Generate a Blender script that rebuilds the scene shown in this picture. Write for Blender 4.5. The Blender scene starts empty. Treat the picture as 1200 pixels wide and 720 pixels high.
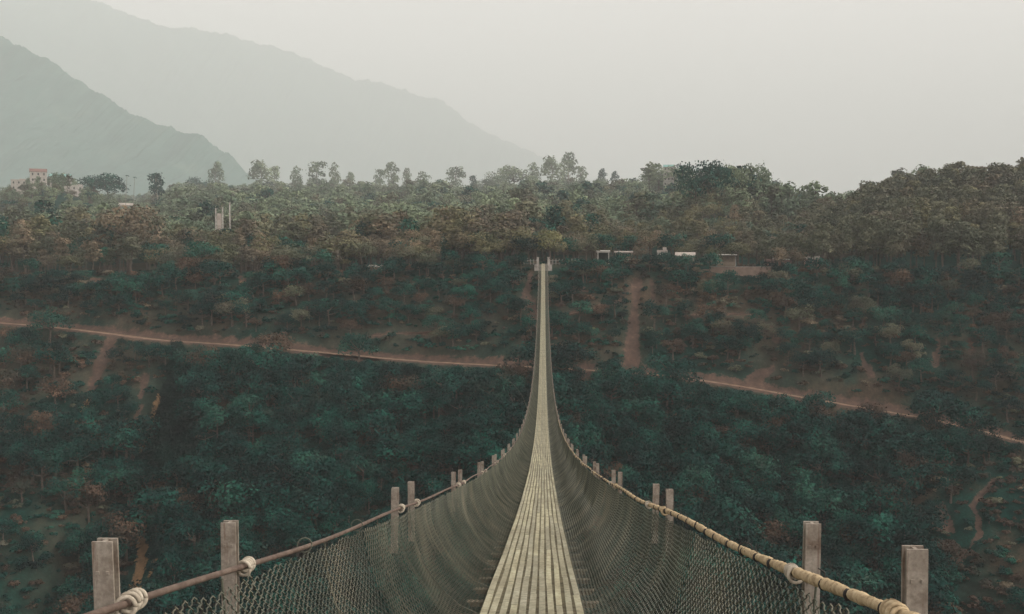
import bpy, math, random
import numpy as np
from mathutils import Vector, Matrix

random.seed(7)
RNG = np.random.default_rng(11)
S = bpy.context.scene
COL = S.collection
R = math.radians

# ------------------------------------------------------------------ camera
CAM = np.array([0.112, 0.0, 0.0])
F = 1200.0                      # focal length for a 1200 px wide frame
YAW, PITCH = math.atan(37 / F), math.atan(57 / F)
cam = bpy.data.cameras.new('camera')
camo = bpy.data.objects.new('camera', cam)
COL.objects.link(camo)
cam.sensor_width = 36.0
cam.lens = 36.0
cam.clip_start = 0.05
cam.clip_end = 40000.0
camo.location = CAM
camo.rotation_euler = (R(90) - PITCH, 0, YAW)
S.camera = camo
_M = np.array(camo.rotation_euler.to_matrix())


def ray(u, v):
    d = _M @ np.array([(u - 600) / F, -(v - 360) / F, -1.0])
    return d / np.linalg.norm(d)


def project(P):
    q = (np.asarray(P, float) - CAM) @ _M
    dep = np.maximum(-q[..., 2], 1e-3)
    return 600 + F * q[..., 0] / dep, 360 - F * q[..., 1] / dep, dep


# ------------------------------------------------------------------ noise
def _hash(i, j, s):
    h = (i.astype(np.int64) * 374761393 + j.astype(np.int64) * 668265263 + s * 974711) & 0xffffffff
    h = ((h ^ (h >> 13)) * 1274126177) & 0xffffffff
    return ((h ^ (h >> 16)) & 0xffff) / 65535.0


def vnoise(x, y, s=0):
    x = np.asarray(x, float); y = np.asarray(y, float)
    i, j = np.floor(x), np.floor(y)
    a, b = x - i, y - j
    a = a * a * (3 - 2 * a); b = b * b * (3 - 2 * b)
    i = i.astype(np.int64); j = j.astype(np.int64)
    return ((_hash(i, j, s) * (1 - a) + _hash(i + 1, j, s) * a) * (1 - b)
            + (_hash(i, j + 1, s) * (1 - a) + _hash(i + 1, j + 1, s) * a) * b) * 2 - 1


def fbm(x, y, s=0, o=4):
    t, a = 0, 1.0
    for k in range(o):
        t = t + a * vnoise(np.asarray(x) * 2 ** k, np.asarray(y) * 2 ** k, s + k)
        a *= .5
    return t / 1.9


def sstep(a, b, x):
    t = np.clip((np.asarray(x, float) - a) / (b - a), 0, 1)
    return t * t * (3 - 2 * t)


# ------------------------------------------------------------------ helpers for objects
def tag(o, label=None, cat=None, group=None, kind=None):
    if label: o['label'] = label
    if cat: o['category'] = cat
    if group: o['group'] = group
    if kind: o['kind'] = kind
    return o


def link(name, me, parent=None):
    o = bpy.data.objects.new(name, me)
    COL.objects.link(o)
    if parent is not None: o.parent = parent
    return o


def empty(name, loc=(0, 0, 0), rz=0.0):
    o = bpy.data.objects.new(name, None)
    COL.objects.link(o)
    o.location = loc
    o.rotation_euler = (0, 0, rz)
    o.empty_display_size = .3
    return o


class MB:
    """collects quads / polys for one mesh"""
    def __init__(s): s.v = []; s.f = []; s.m = []; s.smooth = False

    def add(s, vs, fs, m=0):
        b = len(s.v)
        s.v += [tuple(p) for p in vs]
        s.f += [tuple(b + i for i in f) for f in fs]
        s.m += [m] * len(fs)

    def box(s, c, d, rz=0.0, m=0, taper=1.0):
        x, y, z = d[0] / 2, d[1] / 2, d[2] / 2
        cs, sn = math.cos(rz), math.sin(rz)
        vs = []
        for (a, b, e) in ((-x, -y, -z), (x, -y, -z), (x, y, -z), (-x, y, -z), (-x, -y, z), (x, -y, z), (x, y, z), (-x, y, z)):
            if e > 0: a *= taper; b *= taper
            vs.append((c[0] + a * cs - b * sn, c[1] + a * sn + b * cs, c[2] + e))
        s.add(vs, [(0, 3, 2, 1), (4, 5, 6, 7), (0, 1, 5, 4), (1, 2, 6, 5), (2, 3, 7, 6), (3, 0, 4, 7)], m)

    def tube(s, pts, rad, n=6, m=0, cap=True, phase=0.0):
        pts = np.asarray(pts, float)
        k = len(pts)
        rad = np.full(k, rad) if np.isscalar(rad) else np.asarray(rad)
        T = np.gradient(pts, axis=0)
        T /= np.linalg.norm(T, axis=1)[:, None] + 1e-12
        up = np.array([0, 0, 1.0]) if abs(T[0][2]) < .9 else np.array([1.0, 0, 0])
        A = np.cross(T, up); A /= np.linalg.norm(A, axis=1)[:, None] + 1e-12
        B = np.cross(A, T)
        an = np.arange(n) * 2 * math.pi / n + phase
        ring = pts[:, None, :] + rad[:, None, None] * (A[:, None, :] * np.cos(an)[None, :, None] + B[:, None, :] * np.sin(an)[None, :, None])
        vs = ring.reshape(-1, 3)
        fs = [(i * n + j, i * n + (j + 1) % n, (i + 1) * n + (j + 1) % n, (i + 1) * n + j) for i in range(k - 1) for j in range(n)]
        if cap:
            fs.append(tuple(range(n))[::-1]); fs.append(tuple((k - 1) * n + j for j in range(n)))
        s.add(vs, fs, m)

    def torus(s, c, axis, r, r2, n=18, k=7, m=0, sweep=2 * math.pi, start=0.0, rise=0.0, squash=1.0):
        ax = np.asarray(axis, float); ax /= np.linalg.norm(ax)
        u = np.cross(ax, (0, 0, 1.0)); u /= np.linalg.norm(u); w = np.cross(u, ax)
        an = start + np.linspace(0, sweep, n + 1)
        pts = np.asarray(c) + r * (np.cos(an)[:, None] * u * squash + np.sin(an)[:, None] * w) + ax * (rise * np.linspace(-.5, .5, n + 1))[:, None]
        s.tube(pts, r2, k, m, cap=True)

    def mesh(s, name, mats):
        me = bpy.data.meshes.new(name)
        me.from_pydata(s.v, [], s.f)
        for mt in (mats if isinstance(mats, (list, tuple)) else [mats]): me.materials.append(mt)
        me.polygons.foreach_set('material_index', s.m)
        if s.smooth: me.polygons.foreach_set('use_smooth', [True] * len(s.f))
        me.update()
        return me

    def build(s, name, mats, parent=None):
        return link(name, s.mesh(name, mats), parent)


def quads_mesh(name, V, mats, midx=None, smooth=False):
    """V: (N,4,3) loose quads"""
    n = len(V)
    me = bpy.data.meshes.new(name)
    me.vertices.add(n * 4)
    me.vertices.foreach_set('co', np.ascontiguousarray(V, np.float32).ravel())
    me.loops.add(n * 4)
    me.loops.foreach_set('vertex_index', np.arange(n * 4, dtype=np.int32))
    me.polygons.add(n)
    me.polygons.foreach_set('loop_start', np.arange(n, dtype=np.int32) * 4)
    for m in mats: me.materials.append(m)
    if midx is not None: me.polygons.foreach_set('material_index', np.asarray(midx, np.int32))
    me.update(calc_edges=True)
    return me


def grid_mesh(name, P, mat, smooth=True):
    """P: (a,b,3) sheet of points"""
    a, b = P.shape[:2]
    me = bpy.data.meshes.new(name)
    me.vertices.add(a * b)
    me.vertices.foreach_set('co', np.ascontiguousarray(P, np.float32).ravel())
    i = np.arange(a * b).reshape(a, b)
    q = np.stack([i[:-1, :-1], i[:-1, 1:], i[1:, 1:], i[1:, :-1]], -1).reshape(-1, 4)
    me.loops.add(q.size)
    me.loops.foreach_set('vertex_index', q.ravel().astype(np.int32))
    me.polygons.add(len(q))
    me.polygons.foreach_set('loop_start', np.arange(len(q), dtype=np.int32) * 4)
    if smooth: me.polygons.foreach_set('use_smooth', np.ones(len(q), bool))
    me.materials.append(mat)
    me.update(calc_edges=True)
    return me


# ------------------------------------------------------------------ materials
def new_mat(name, rough=.85, spec=.2, metal=0.0):
    m = bpy.data.materials.new(name)
    m.use_nodes = True
    nt = m.node_tree
    b = nt.nodes['Principled BSDF']
    b.inputs['Roughness'].default_value = rough
    b.inputs['Specular IOR Level'].default_value = spec
    b.inputs['Metallic'].default_value = metal
    return m, nt, b


def N(nt, kind, **kw):
    n = nt.nodes.new(kind)
    for k, v in kw.items(): setattr(n, k, v)
    return n


def ramp(nt, stops, fac):
    r = N(nt, 'ShaderNodeValToRGB')
    e = r.color_ramp.elements
    while len(e) < len(stops): e.new(.5)
    for q, (p, c) in zip(e, stops):
        q.position = p; q.color = (*c, 1)
    nt.links.new(fac, r.inputs[0])
    return r.outputs[0]


def noise_fac(nt, scale, detail=4, coord='Object', rough=.6, stretch=None):
    tc = N(nt, 'ShaderNodeTexCoord') if coord != 'World' else None
    src = tc.outputs[coord] if tc else N(nt, 'ShaderNodeNewGeometry').outputs['Position']
    if stretch:
        mp = N(nt, 'ShaderNodeMapping'); mp.inputs['Scale'].default_value = stretch
        nt.links.new(src, mp.inputs[0]); src = mp.outputs[0]
    n = N(nt, 'ShaderNodeTexNoise')
    n.inputs['Scale'].default_value = scale
    n.inputs['Detail'].default_value = detail
    n.inputs['Roughness'].default_value = rough
    nt.links.new(src, n.inputs['Vector'])
    return n.outputs['Fac']


def mixc(nt, fac, a, b, mode='MIX'):
    m = N(nt, 'ShaderNodeMix', data_type='RGBA', blend_type=mode)
    for sock, val in ((m.inputs[0], fac), (m.inputs[6], a), (m.inputs[7], b)):
        if hasattr(val, 'is_linked') or hasattr(val, 'links'): nt.links.new(val, sock)
        elif isinstance(val, (tuple, list)): sock.default_value = (*val, 1)
        else: sock.default_value = val
    return m.outputs[2]


def weathered(name, c1, c2, scale, rough=.85, spec=.2, metal=0.0, coord='Object', c3=None, bump=0.0, stretch=None):
    m, nt, b = new_mat(name, rough, spec, metal)
    f = noise_fac(nt, scale, 6, coord, .65, stretch)
    st = [(.34, c1), (.66, c2)] if c3 is None else [(.3, c1), (.5, c2), (.72, c3)]
    nt.links.new(ramp(nt, st, f), b.inputs['Base Color'])
    if bump:
        bp = N(nt, 'ShaderNodeBump'); bp.inputs['Strength'].default_value = bump; bp.inputs['Distance'].default_value = .01
        nt.links.new(f, bp.inputs['Height']); nt.links.new(bp.outputs[0], b.inputs['Normal'])
    return m


def leaf_mat(name, dark, mid, light, brown, patch=.05, brown_at=.62):
    """foliage: varies a little leaf by leaf (island), more from crown to crown and over larger patches of the wood"""
    m, nt, b = new_mat(name, .8, .1)
    g = N(nt, 'ShaderNodeNewGeometry')
    f1 = noise_fac(nt, .16, 3, 'World', .55)
    base = ramp(nt, [(.36, dark), (.5, mid), (.66, light)], f1)
    base = mixc(nt, 1.0, base, ramp(nt, [(.0, (.82, .83, .85)), (1., (1.2, 1.18, 1.14))], g.outputs['Random Per Island']), 'MULTIPLY')
    f2 = noise_fac(nt, patch, 3, 'World', .6)
    tone = ramp(nt, [(.34, (.55, .62, .66)), (.66, (1.5, 1.4, 1.25))], f2)
    c = mixc(nt, 1.0, base, tone, 'MULTIPLY')
    f3 = noise_fac(nt, patch * 2.3, 2, 'World', .5)
    fac = ramp(nt, [(brown_at - .08, (0, 0, 0)), (brown_at + .1, (.8, .8, .8))], f3)
    c = mixc(nt, fac, c, brown)
    nt.links.new(c, b.inputs['Base Color'])
    return m


LEAF_DARK = leaf_mat('leaf_dark_green', (.0003, .011, .0105), (.001, .029, .026), (.008, .068, .053), (.02, .04, .03), .045, .72)
LEAF_MID = leaf_mat('leaf_mid_green', (.002, .028, .024), (.006, .05, .04), (.022, .088, .064), (.035, .05, .037), .05, .66)
LEAF_OLIVE = leaf_mat('leaf_olive', (.06, .07, .042), (.1, .105, .063), (.15, .147, .088), (.125, .095, .063), .03, .6)
LEAF_BROWN = leaf_mat('leaf_russet', (.075, .066, .05), (.118, .1, .073), (.16, .132, .096), (.085, .09, .062), .04, .6)
LEAF_PALE = leaf_mat('leaf_pale_green_hazed', (.1, .142, .095), (.125, .172, .115), (.155, .2, .135), (.135, .15, .1), .02, .6)  # far trees: pale green with some distance haze put into the colour
LEAF_YELLOW = leaf_mat('leaf_yellow_green', (.1, .11, .055), (.15, .155, .08), (.2, .2, .105), (.15, .15, .075), .05, .9)
BARK = weathered('bark', (.045, .035, .028), (.11, .09, .07), 3.0)
BARK_PALE = weathered('bark_pale', (.16, .14, .115), (.3, .27, .23), 2.0)

STEEL_POST = weathered('painted_steel_post', (.11, .08, .058), (.25, .225, .185), 7.0, .65, .3, c3=(.33, .305, .26), bump=.15)
def _streaks(m):
    nt = m.node_tree; b = nt.nodes['Principled BSDF']
    src = b.inputs['Base Color'].links[0].from_socket
    f = noise_fac(nt, 3.0, 5, 'Object', .7, (14.0, 14.0, 1.1))
    c = mixc(nt, ramp(nt, [(.54, (0, 0, 0)), (.7, (.8, .8, .8))], f), src, (.1, .055, .035))
    f2 = noise_fac(nt, 60.0, 3, 'Object', .7)
    c = mixc(nt, 1.0, c, ramp(nt, [(.3, (.75, .74, .72)), (.7, (1.18, 1.18, 1.18))], f2), 'MULTIPLY')
    nt.links.new(c, b.inputs['Base Color'])


_streaks(STEEL_POST)
STEEL_BEAM = weathered('steel_beam', (.07, .052, .038), (.19, .155, .11), 5.0, .7, .3)
RUST = weathered('rusty_cable', (.07, .046, .036), (.145, .11, .085), 14.0, .7, .3, bump=.3)
WIRE = weathered('galvanised_wire', (.036, .044, .033), (.08, .087, .064), 1.3, .55, .35, .15, c3=(.15, .138, .098))
ROPE = weathered('rope_tan', (.17, .13, .08), (.38, .3, .185), 26.0, .95, .05, c3=(.5, .42, .28), bump=.4)
ROPE_WHITE = weathered('rope_white', (.27, .24, .185), (.46, .42, .34), 25.0, .95, .05)
TIE = weathered('black_tie', (.015, .014, .012), (.05, .045, .04), 20.0, .7, .3)
CONCRETE = weathered('concrete', (.2, .185, .16), (.34, .32, .28), .8, c3=(.4, .38, .34))
WHITE_PAINT = weathered('white_paint', (.2, .19, .17), (.36, .345, .31), .9, c3=(.46, .45, .41))
TAN_WALL = weathered('tan_wall', (.2, .155, .115), (.31, .25, .185), .7, c3=(.36, .3, .23))
BROWN_WALL = weathered('brown_wall', (.15, .11, .085), (.24, .18, .14), .5)
PINK_WALL = weathered('pink_wall', (.36, .2, .165), (.5, .3, .26), .5)
RED_ROOF = weathered('red_roof', (.13, .08, .068), (.2, .125, .105), .6)
TEAL_ROOF = weathered('teal_roof', (.14, .27, .25), (.2, .36, .33), .6)
GREY_ROOF = weathered('grey_sheet_roof', (.27, .24, .21), (.42, .38, .33), .5)
DARK = weathered('dark_opening', (.012, .016, .016), (.03, .035, .033), 1.0, .6)
EARTH = weathered('dirt_track', (.1, .066, .048), (.19, .13, .092), .6, .95, .05, 0.0, 'World', c3=(.28, .2, .14))


STEEL_DARK = weathered('dark_steel_rod', (.085, .074, .045), (.2, .18, .115), 4.0, .7, .3)


def deck_material():
    m, nt, b = new_mat('deck_slat', .75, .25)
    f = noise_fac(nt, 3.0, 5, 'Object', .65, (3.0, .12, 3.0))
    isl = N(nt, 'ShaderNodeNewGeometry').outputs['Random Per Island']
    c = ramp(nt, [(.3, (.25, .24, .165)), (.5, (.355, .345, .245)), (.7, (.43, .42, .315))], f)
    c = mixc(nt, 1.0, c, ramp(nt, [(.0, (.78, .78, .8)), (1.0, (1.14, 1.12, 1.06))], isl), 'MULTIPLY')
    f2 = noise_fac(nt, .9, 5, 'Object', .7)
    c = mixc(nt, ramp(nt, [(.48, (0, 0, 0)), (.72, (.75, .75, .75))], f2), c, (.17, .15, .095))
    f3 = noise_fac(nt, 14.0, 3, 'Object', .7, (1.0, 1.0, 1.0))
    c = mixc(nt, 1.0, c, ramp(nt, [(.3, (.62, .6, .56)), (.7, (1.2, 1.2, 1.2))], f3), 'MULTIPLY')
    nt.links.new(c, b.inputs['Base Color'])
    return m


DECK = deck_material()


def ground_material():
    m, nt, b = new_mat('hillside_ground', .95, .05)
    f = noise_fac(nt, .035, 8, 'World', .68)
    veg = ramp(nt, [(.34, (.001, .022, .019)), (.48, (.006, .034, .028)), (.59, (.045, .038, .028)), (.72, (.085, .06, .045))], f)
    f2 = noise_fac(nt, .5, 6, 'World', .75)
    veg = mixc(nt, 1.0, veg, ramp(nt, [(.3, (.5, .52, .52)), (.7, (1.4, 1.35, 1.3))], f2), 'MULTIPLY')
    soil = ramp(nt, [(.3, (.04, .032, .026)), (.55, (.085, .056, .043)), (.75, (.15, .1, .072))], f2)
    tanc = ramp(nt, [(.3, (.12, .075, .04)), (.55, (.23, .145, .075)), (.75, (.33, .21, .11))], f2)
    a1 = N(nt, 'ShaderNodeAttribute', attribute_name='earth')
    a2 = N(nt, 'ShaderNodeAttribute', attribute_name='sand')
    # ragged borders
    def rag(att):
        ad = N(nt, 'ShaderNodeMath', operation='ADD'); sb = N(nt, 'ShaderNodeMath', operation='SUBTRACT')
        nt.links.new(f2, sb.inputs[0]); sb.inputs[1].default_value = .5
        mu = N(nt, 'ShaderNodeMath', operation='MULTIPLY'); mu.inputs[1].default_value = 1.9
        nt.links.new(sb.outputs[0], mu.inputs[0])
        nt.links.new(att.outputs['Fac'], ad.inputs[0]); nt.links.new(mu.outputs[0], ad.inputs[1])
        return ramp(nt, [(.4, (0, 0, 0)), (.62, (1, 1, 1))], ad.outputs[0])
    f5 = noise_fac(nt, 2.2, 5, 'World', .8)
    veg = mixc(nt, 1.0, veg, ramp(nt, [(.35, (.45, .5, .5)), (.65, (1.6, 1.5, 1.4))], f5), 'MULTIPLY')
    a3 = N(nt, 'ShaderNodeAttribute', attribute_name='dry')
    scrub = ramp(nt, [(.3, (.03, .029, .021)), (.5, (.06, .05, .035)), (.7, (.1, .075, .053))], f2)
    veg = mixc(nt, a3.outputs['Fac'], veg, scrub)
    c = mixc(nt, rag(a1), veg, soil)
    c = mixc(nt, rag(a2), c, tanc)
    nt.links.new(c, b.inputs['Base Color'])
    return m


GROUND = ground_material()


def mountain_material():
    m, nt, b = new_mat('wooded_mountain', .95, .05)
    f = noise_fac(nt, .006, 9, 'World', .7)
    c = ramp(nt, [(.35, (.025, .085, .07)), (.55, (.045, .115, .095)), (.75, (.09, .15, .115))], f)
    nt.links.new(c, b.inputs['Base Color'])
    return m


MOUNTAIN = mountain_material()

# ------------------------------------------------------------------ bridge profile
LB, SAG, H0 = 300.0, 15.3, 1.55
HAND, HALF = 1.082, 1.228


def zdeck(y):
    y = np.asarray(y, float)
    return -H0 - 4 * SAG * (y / LB) * (1 - y / LB)


# ------------------------------------------------------------------ terrain
def edge_y(x):
    return 304 + 5 * np.sin(np.asarray(x) / 33.0 + .6) * sstep(8, 40, np.abs(x)) + 4 * vnoise(np.asarray(x) / 60, 0, 3) * sstep(10, 40, np.abs(x))


def base_height(x, y):
    x = np.asarray(x, float); y = np.asarray(y, float)
    ye = edge_y(x)
    ze = -1.9 - 3.6 * sstep(12, 70, -x) - 2.6 * sstep(35, 90, x)
    u = ye - y
    ravine = np.exp(-((x + 90 + .12 * u) / 7.0) ** 2) * 9 * sstep(12, 60, u)
    ravine2 = np.exp(-((x + 26) / 16.0) ** 2) * 5 * sstep(20, 70, u)
    ravine3 = np.exp(-((x - 62) / 22.0) ** 2) * 6 * sstep(30, 80, u)
    spurl = np.exp(-((x + 118) / 20.0) ** 2) * 7 * sstep(50, 90, u)
    spurr = np.exp(-((x - 108) / 24.0) ** 2) * 8 * sstep(45, 90, u)
    rough = (4.5 * fbm(x / 42, y / 42, 5) + 1.2 * fbm(x / 11, y / 11, 9)) * sstep(3, 28, u)
    down = ze - .70 * np.maximum(u, 0) + 2.2 * (1 - np.exp(-np.maximum(u, 0) / 5)) * 0 + rough - ravine - ravine2 - ravine3 + spurl + spurr
    floor_ = -122 + 3 * fbm(x / 50, y / 50, 2)
    near = np.where(y < -6, -1.2 + .05 * (-6 - y), -1.2 - .85 * (y + 6))
    near = near + 2.0 * fbm(x / 30, y / 30, 21) * sstep(0, 40, y)
    vall = np.maximum(np.maximum(down, near), floor_)
    # plateau behind the edge
    d = np.maximum(y - ye, 0)
    a = x / np.maximum(y, 50)
    wr = sstep(.185, .43, a)
    plate = .012 * np.minimum(d, 38) + .0735 * np.clip(y - 345, 0, 1400) - .06 * np.clip(y - 1790, 0, 1500) + 27 * np.exp(-((a + .49) / .055) ** 2) * sstep(480, 820, y) * (1 - sstep(1000, 1300, y))
    plate = plate + 15 * np.exp(-((a - .172) / .036) ** 2) * sstep(385, 455, y) * (1 - sstep(560, 720, y))
    right = .03 * np.minimum(d, 14) + .245 * np.clip(d - 14, 0, 118) - .08 * np.clip(d - 190, 0, 600)
    up = ze + plate * (1 - wr) + right * wr + (1.2 * fbm(x / 60, y / 60, 14) * sstep(4, 50, d) + 3 * fbm(x / 160, y / 160, 15) * sstep(60, 200, d))
    up = up + 24 * np.exp(-(((x - 109.5) / 26) ** 2 + ((y - 900) / 50) ** 2))
    return np.where(u > 0, vall, up)


def hit(u, v, hf=None, y0=150.0, y1=1200.0):
    """where the line of sight through a photo pixel meets the hillside"""
    hf = hf or base_height
    d = ray(u, v)
    ys = np.linspace(y0, y1, 3000)
    P = CAM + d * (ys / d[1])[:, None]
    below = P[:, 2] < hf(P[:, 0], P[:, 1])
    k = int(np.argmax(below)) if below.any() else len(ys) - 1
    p = P[k].copy(); p[2] = float(hf(p[0], p[1]))
    return p


def resample(pts, step):
    pts = np.asarray(pts, float)
    s = np.r_[0, np.cumsum(np.linalg.norm(np.diff(pts, axis=0), axis=1))]
    n = max(int(s[-1] / step), 2)
    t = np.linspace(0, s[-1], n)
    return np.stack([np.interp(t, s, pts[:, i]) for i in range(3)], 1)


def smooth(p, k=9):
    q = np.pad(p, ((k // 2, k // 2), (0, 0)), mode='edge')
    return np.stack([np.convolve(q[:, i], np.ones(k) / k, 'valid') for i in range(3)], 1)


ROADS = []
for px, wid, cut in (
    ([(-90, 371), (0, 379), (60, 383), (120, 390), (180, 399), (250, 403), (320, 409), (400, 416), (450, 421), (510, 426), (570, 428), (640, 432), (700, 435), (760, 438), (830, 447), (880, 456), (920, 464), (990, 475), (1060, 486), (1110, 496), (1160, 508), (1215, 523), (1300, 545)], 2.8, 1.5),
    ([(405, 397), (440, 394), (490, 390), (550, 389)], .9, .1),
    ([(618, 388), (660, 368), (700, 362), (735, 352)], 1.4, .5),
    ([(800, 372), (850, 365), (905, 372)], 1.2, .4),
):
    w = np.array([hit(*p) for p in px])
    w = smooth(smooth(resample(w, 1.0), 15), 15)
    ROADS.append((w, wid, cut))

SCARS = []   # bare earth streaks: points in the photo, half width in metres, sand or red earth
for px, hw, sand in (
    ([(746, 330), (744, 360), (741, 395), (741, 432)], 1.7, 0),
    ([(764, 328), (765, 352), (764, 378)], .6, 0),
    ([(187, 462), (181, 485), (184, 505), (170, 530)], 1.35, .6),
    ([(170, 440), (165, 470), (160, 500)], .7, 0),
    ([(104, 462), (98, 480), (84, 496)], 1.0, .6),
    ([(128, 405), (112, 440), (104, 465)], 1.5, 0),
    ([(217, 440), (217, 475)], .7, .4),
    ([(160, 600), (167, 625), (166, 655), (158, 694)], .85, 1),
    ([(182, 655), (172, 680)], .35, 1),
    ([(622, 322), (616, 345), (628, 372)], 1.3, 0),
    ([(650, 334), (690, 340)], 1.0, 0),
    ([(690, 425), (672, 442), (700, 450)], 1.0, 0),
    ([(905, 385), (910, 398)], .8, 0),
    ([(915, 478), (930, 484)], 1.3, 0),
    ([(880, 440), (905, 432)], 1.0, 0),
    ([(1165, 560), (1140, 590), (1150, 625), (1120, 660)], .6, .1),
    ([(1100, 590), (1115, 622)], 1.0, .2),
    ([(1010, 415), (1020, 440)], .9, 0),
    ([(1135, 395), (1140, 420)], .9, .3),
    ([(1100, 400), (1096, 425)], .8, 0),
    ([(110, 326), (122, 334)], 1.4, 0),
    ([(270, 318), (285, 330)], 1.4, .3),
    ([(380, 420), (440, 424)], 1.4, 0),
):
    w = resample([hit(*p) for p in px], .8)
    SCARS.append((w, hw, sand))


def near_poly(x, y, w):
    """distance and index of the nearest point of a polyline, for flat arrays"""
    n = len(x)
    dist = np.full(n, 1e9); idx = np.zeros(n, int)
    lo, hi = w[:, :2].min(0) - 12, w[:, :2].max(0) + 12
    sel = np.where((x > lo[0]) & (x < hi[0]) & (y > lo[1]) & (y < hi[1]))[0]
    for c in range(0, len(sel), 20000):
        s = sel[c:c + 20000]
        D = np.hypot(x[s, None] - w[None, :, 0], y[s, None] - w[None, :, 1])
        k = D.argmin(1)
        dist[s] = D[np.arange(len(s)), k]; idx[s] = k
    return dist, idx


def terrain(x, y, want=False):
    shp = np.shape(x)
    x = np.asarray(x, float).ravel(); y = np.asarray(y, float).ravel()
    z = base_height(x, y)
    earth = np.zeros(len(x)); sand = np.zeros(len(x)); bare = np.full(len(x), 1e9)
    for w, wid, cut in ROADS:
        d, k = near_poly(x, y, w)
        zt = w[k, 2] - .1
        g = 1 - sstep(wid / 2 + .3, wid / 2 + .3 + 3.0 * cut, d)
        z = z * (1 - g) + zt * g
        uphill = y > w[k, 1]
        e = np.where(uphill, 1 - sstep(wid / 2 + .8 * cut, wid / 2 + 2.6 * cut, d), 1 - sstep(wid / 2 + .2, wid / 2 + .3 + 1.4 * cut, d))
        earth = np.maximum(earth, e)
        bare = np.minimum(bare, d - wid / 2 - np.where(uphill, 1.6 * cut, 1.6 * cut))
    for w, hw, sd in SCARS:
        d, k = near_poly(x, y, w)
        t = k / max(len(w) - 1, 1)
        ww = hw * (.55 + .9 * np.abs(np.sin(2.2 * t + hw * 7)))
        e = 1 - sstep(ww * .5, ww * 1.3, d)
        z = z - .7 * e
        earth = np.maximum(earth, e * (1 - .6 * sd))
        sand = np.maximum(sand, e * sd)
        bare = np.minimum(bare, d - ww * 1.0)
    if want: return z.reshape(shp), earth.reshape(shp), sand.reshape(shp), bare.reshape(shp)
    return z.reshape(shp)


def axis(parts):
    out = []
    for a, b, st in parts: out.append(np.arange(a, b, st))
    return np.concatenate(out)


gx = axis([(-22500, -16500, 2000), (-16500, -8200, 1400), (-8200, -2000, 620), (-2000, -600, 140), (-600, -200, 20), (-200, -150, 5), (-150, 150, 1.1), (150, 200, 5), (200, 600, 20), (600, 2000, 140), (2000, 8300, 620), (8300, 17000, 1400), (17000, 22600, 2000)])
gy = axis([(-400, -60, 40), (-60, 170, 6), (170, 320, 1.0), (320, 480, 3.5), (480, 1820, 14), (1820, 2400, 90), (2400, 11200, 550), (11200, 25000, 1300)])
X, Y = np.meshgrid(gx, gy)
Z, E, SA, _b = terrain(X, Y, True)
me = grid_mesh('terrain', np.stack([X, Y, Z], -1), GROUND)
PU, PV, _d = project(np.stack([X, Y, Z], -1))
DRY = np.maximum.reduce([.9 * sstep(175, 90, PU) * sstep(530, 600, PV), .9 * sstep(1040, 1120, PU) * sstep(505, 570, PV),
                         .75 * sstep(230, 120, PU) * sstep(395, 430, PV) * sstep(560, 500, PV), .6 * sstep(318, 335, PV) * sstep(450, 420, PV),
                         .75 * sstep(700, 800, PU) * sstep(325, 345, PV) * sstep(520, 470, PV)])
DRY = DRY * sstep(-.35, .35, fbm(X / 16, Y / 16, 131)) * (Y > 170) * (Y < 312)
for nm, arr in (('earth', E), ('sand', SA), ('dry', DRY)):
    at = me.attributes.new(nm, 'FLOAT', 'POINT')
    at.data.foreach_set('value', arr.ravel().astype(np.float32))
tag(link('terrain', me), kind='structure')

for i, (w, wid, cut) in enumerate(ROADS):
    T = np.gradient(w, axis=0); T /= np.linalg.norm(T[:, :2], axis=1)[:, None]
    nrm = np.stack([-T[:, 1], T[:, 0], 0 * T[:, 0]], 1)
    s = np.arange(len(w)) * 1.0
    wob = .25 * vnoise(s / 5, i * 7.0, 31)
    rows = []
    for q in (-1, -.5, 0, .5, 1):
        P = w + nrm * ((q * wid / 2) + wob)[:, None]
        P[:, 2] = w[:, 2] - .02 + .05 * vnoise(P[:, 0] / 1.5, P[:, 1] / 1.5, 33)
        rows.append(P)
    tag(link('dirt_road' if i == 0 else 'footpath', grid_mesh('dirt_road', np.stack(rows, 1), EARTH)), kind='structure')

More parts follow.
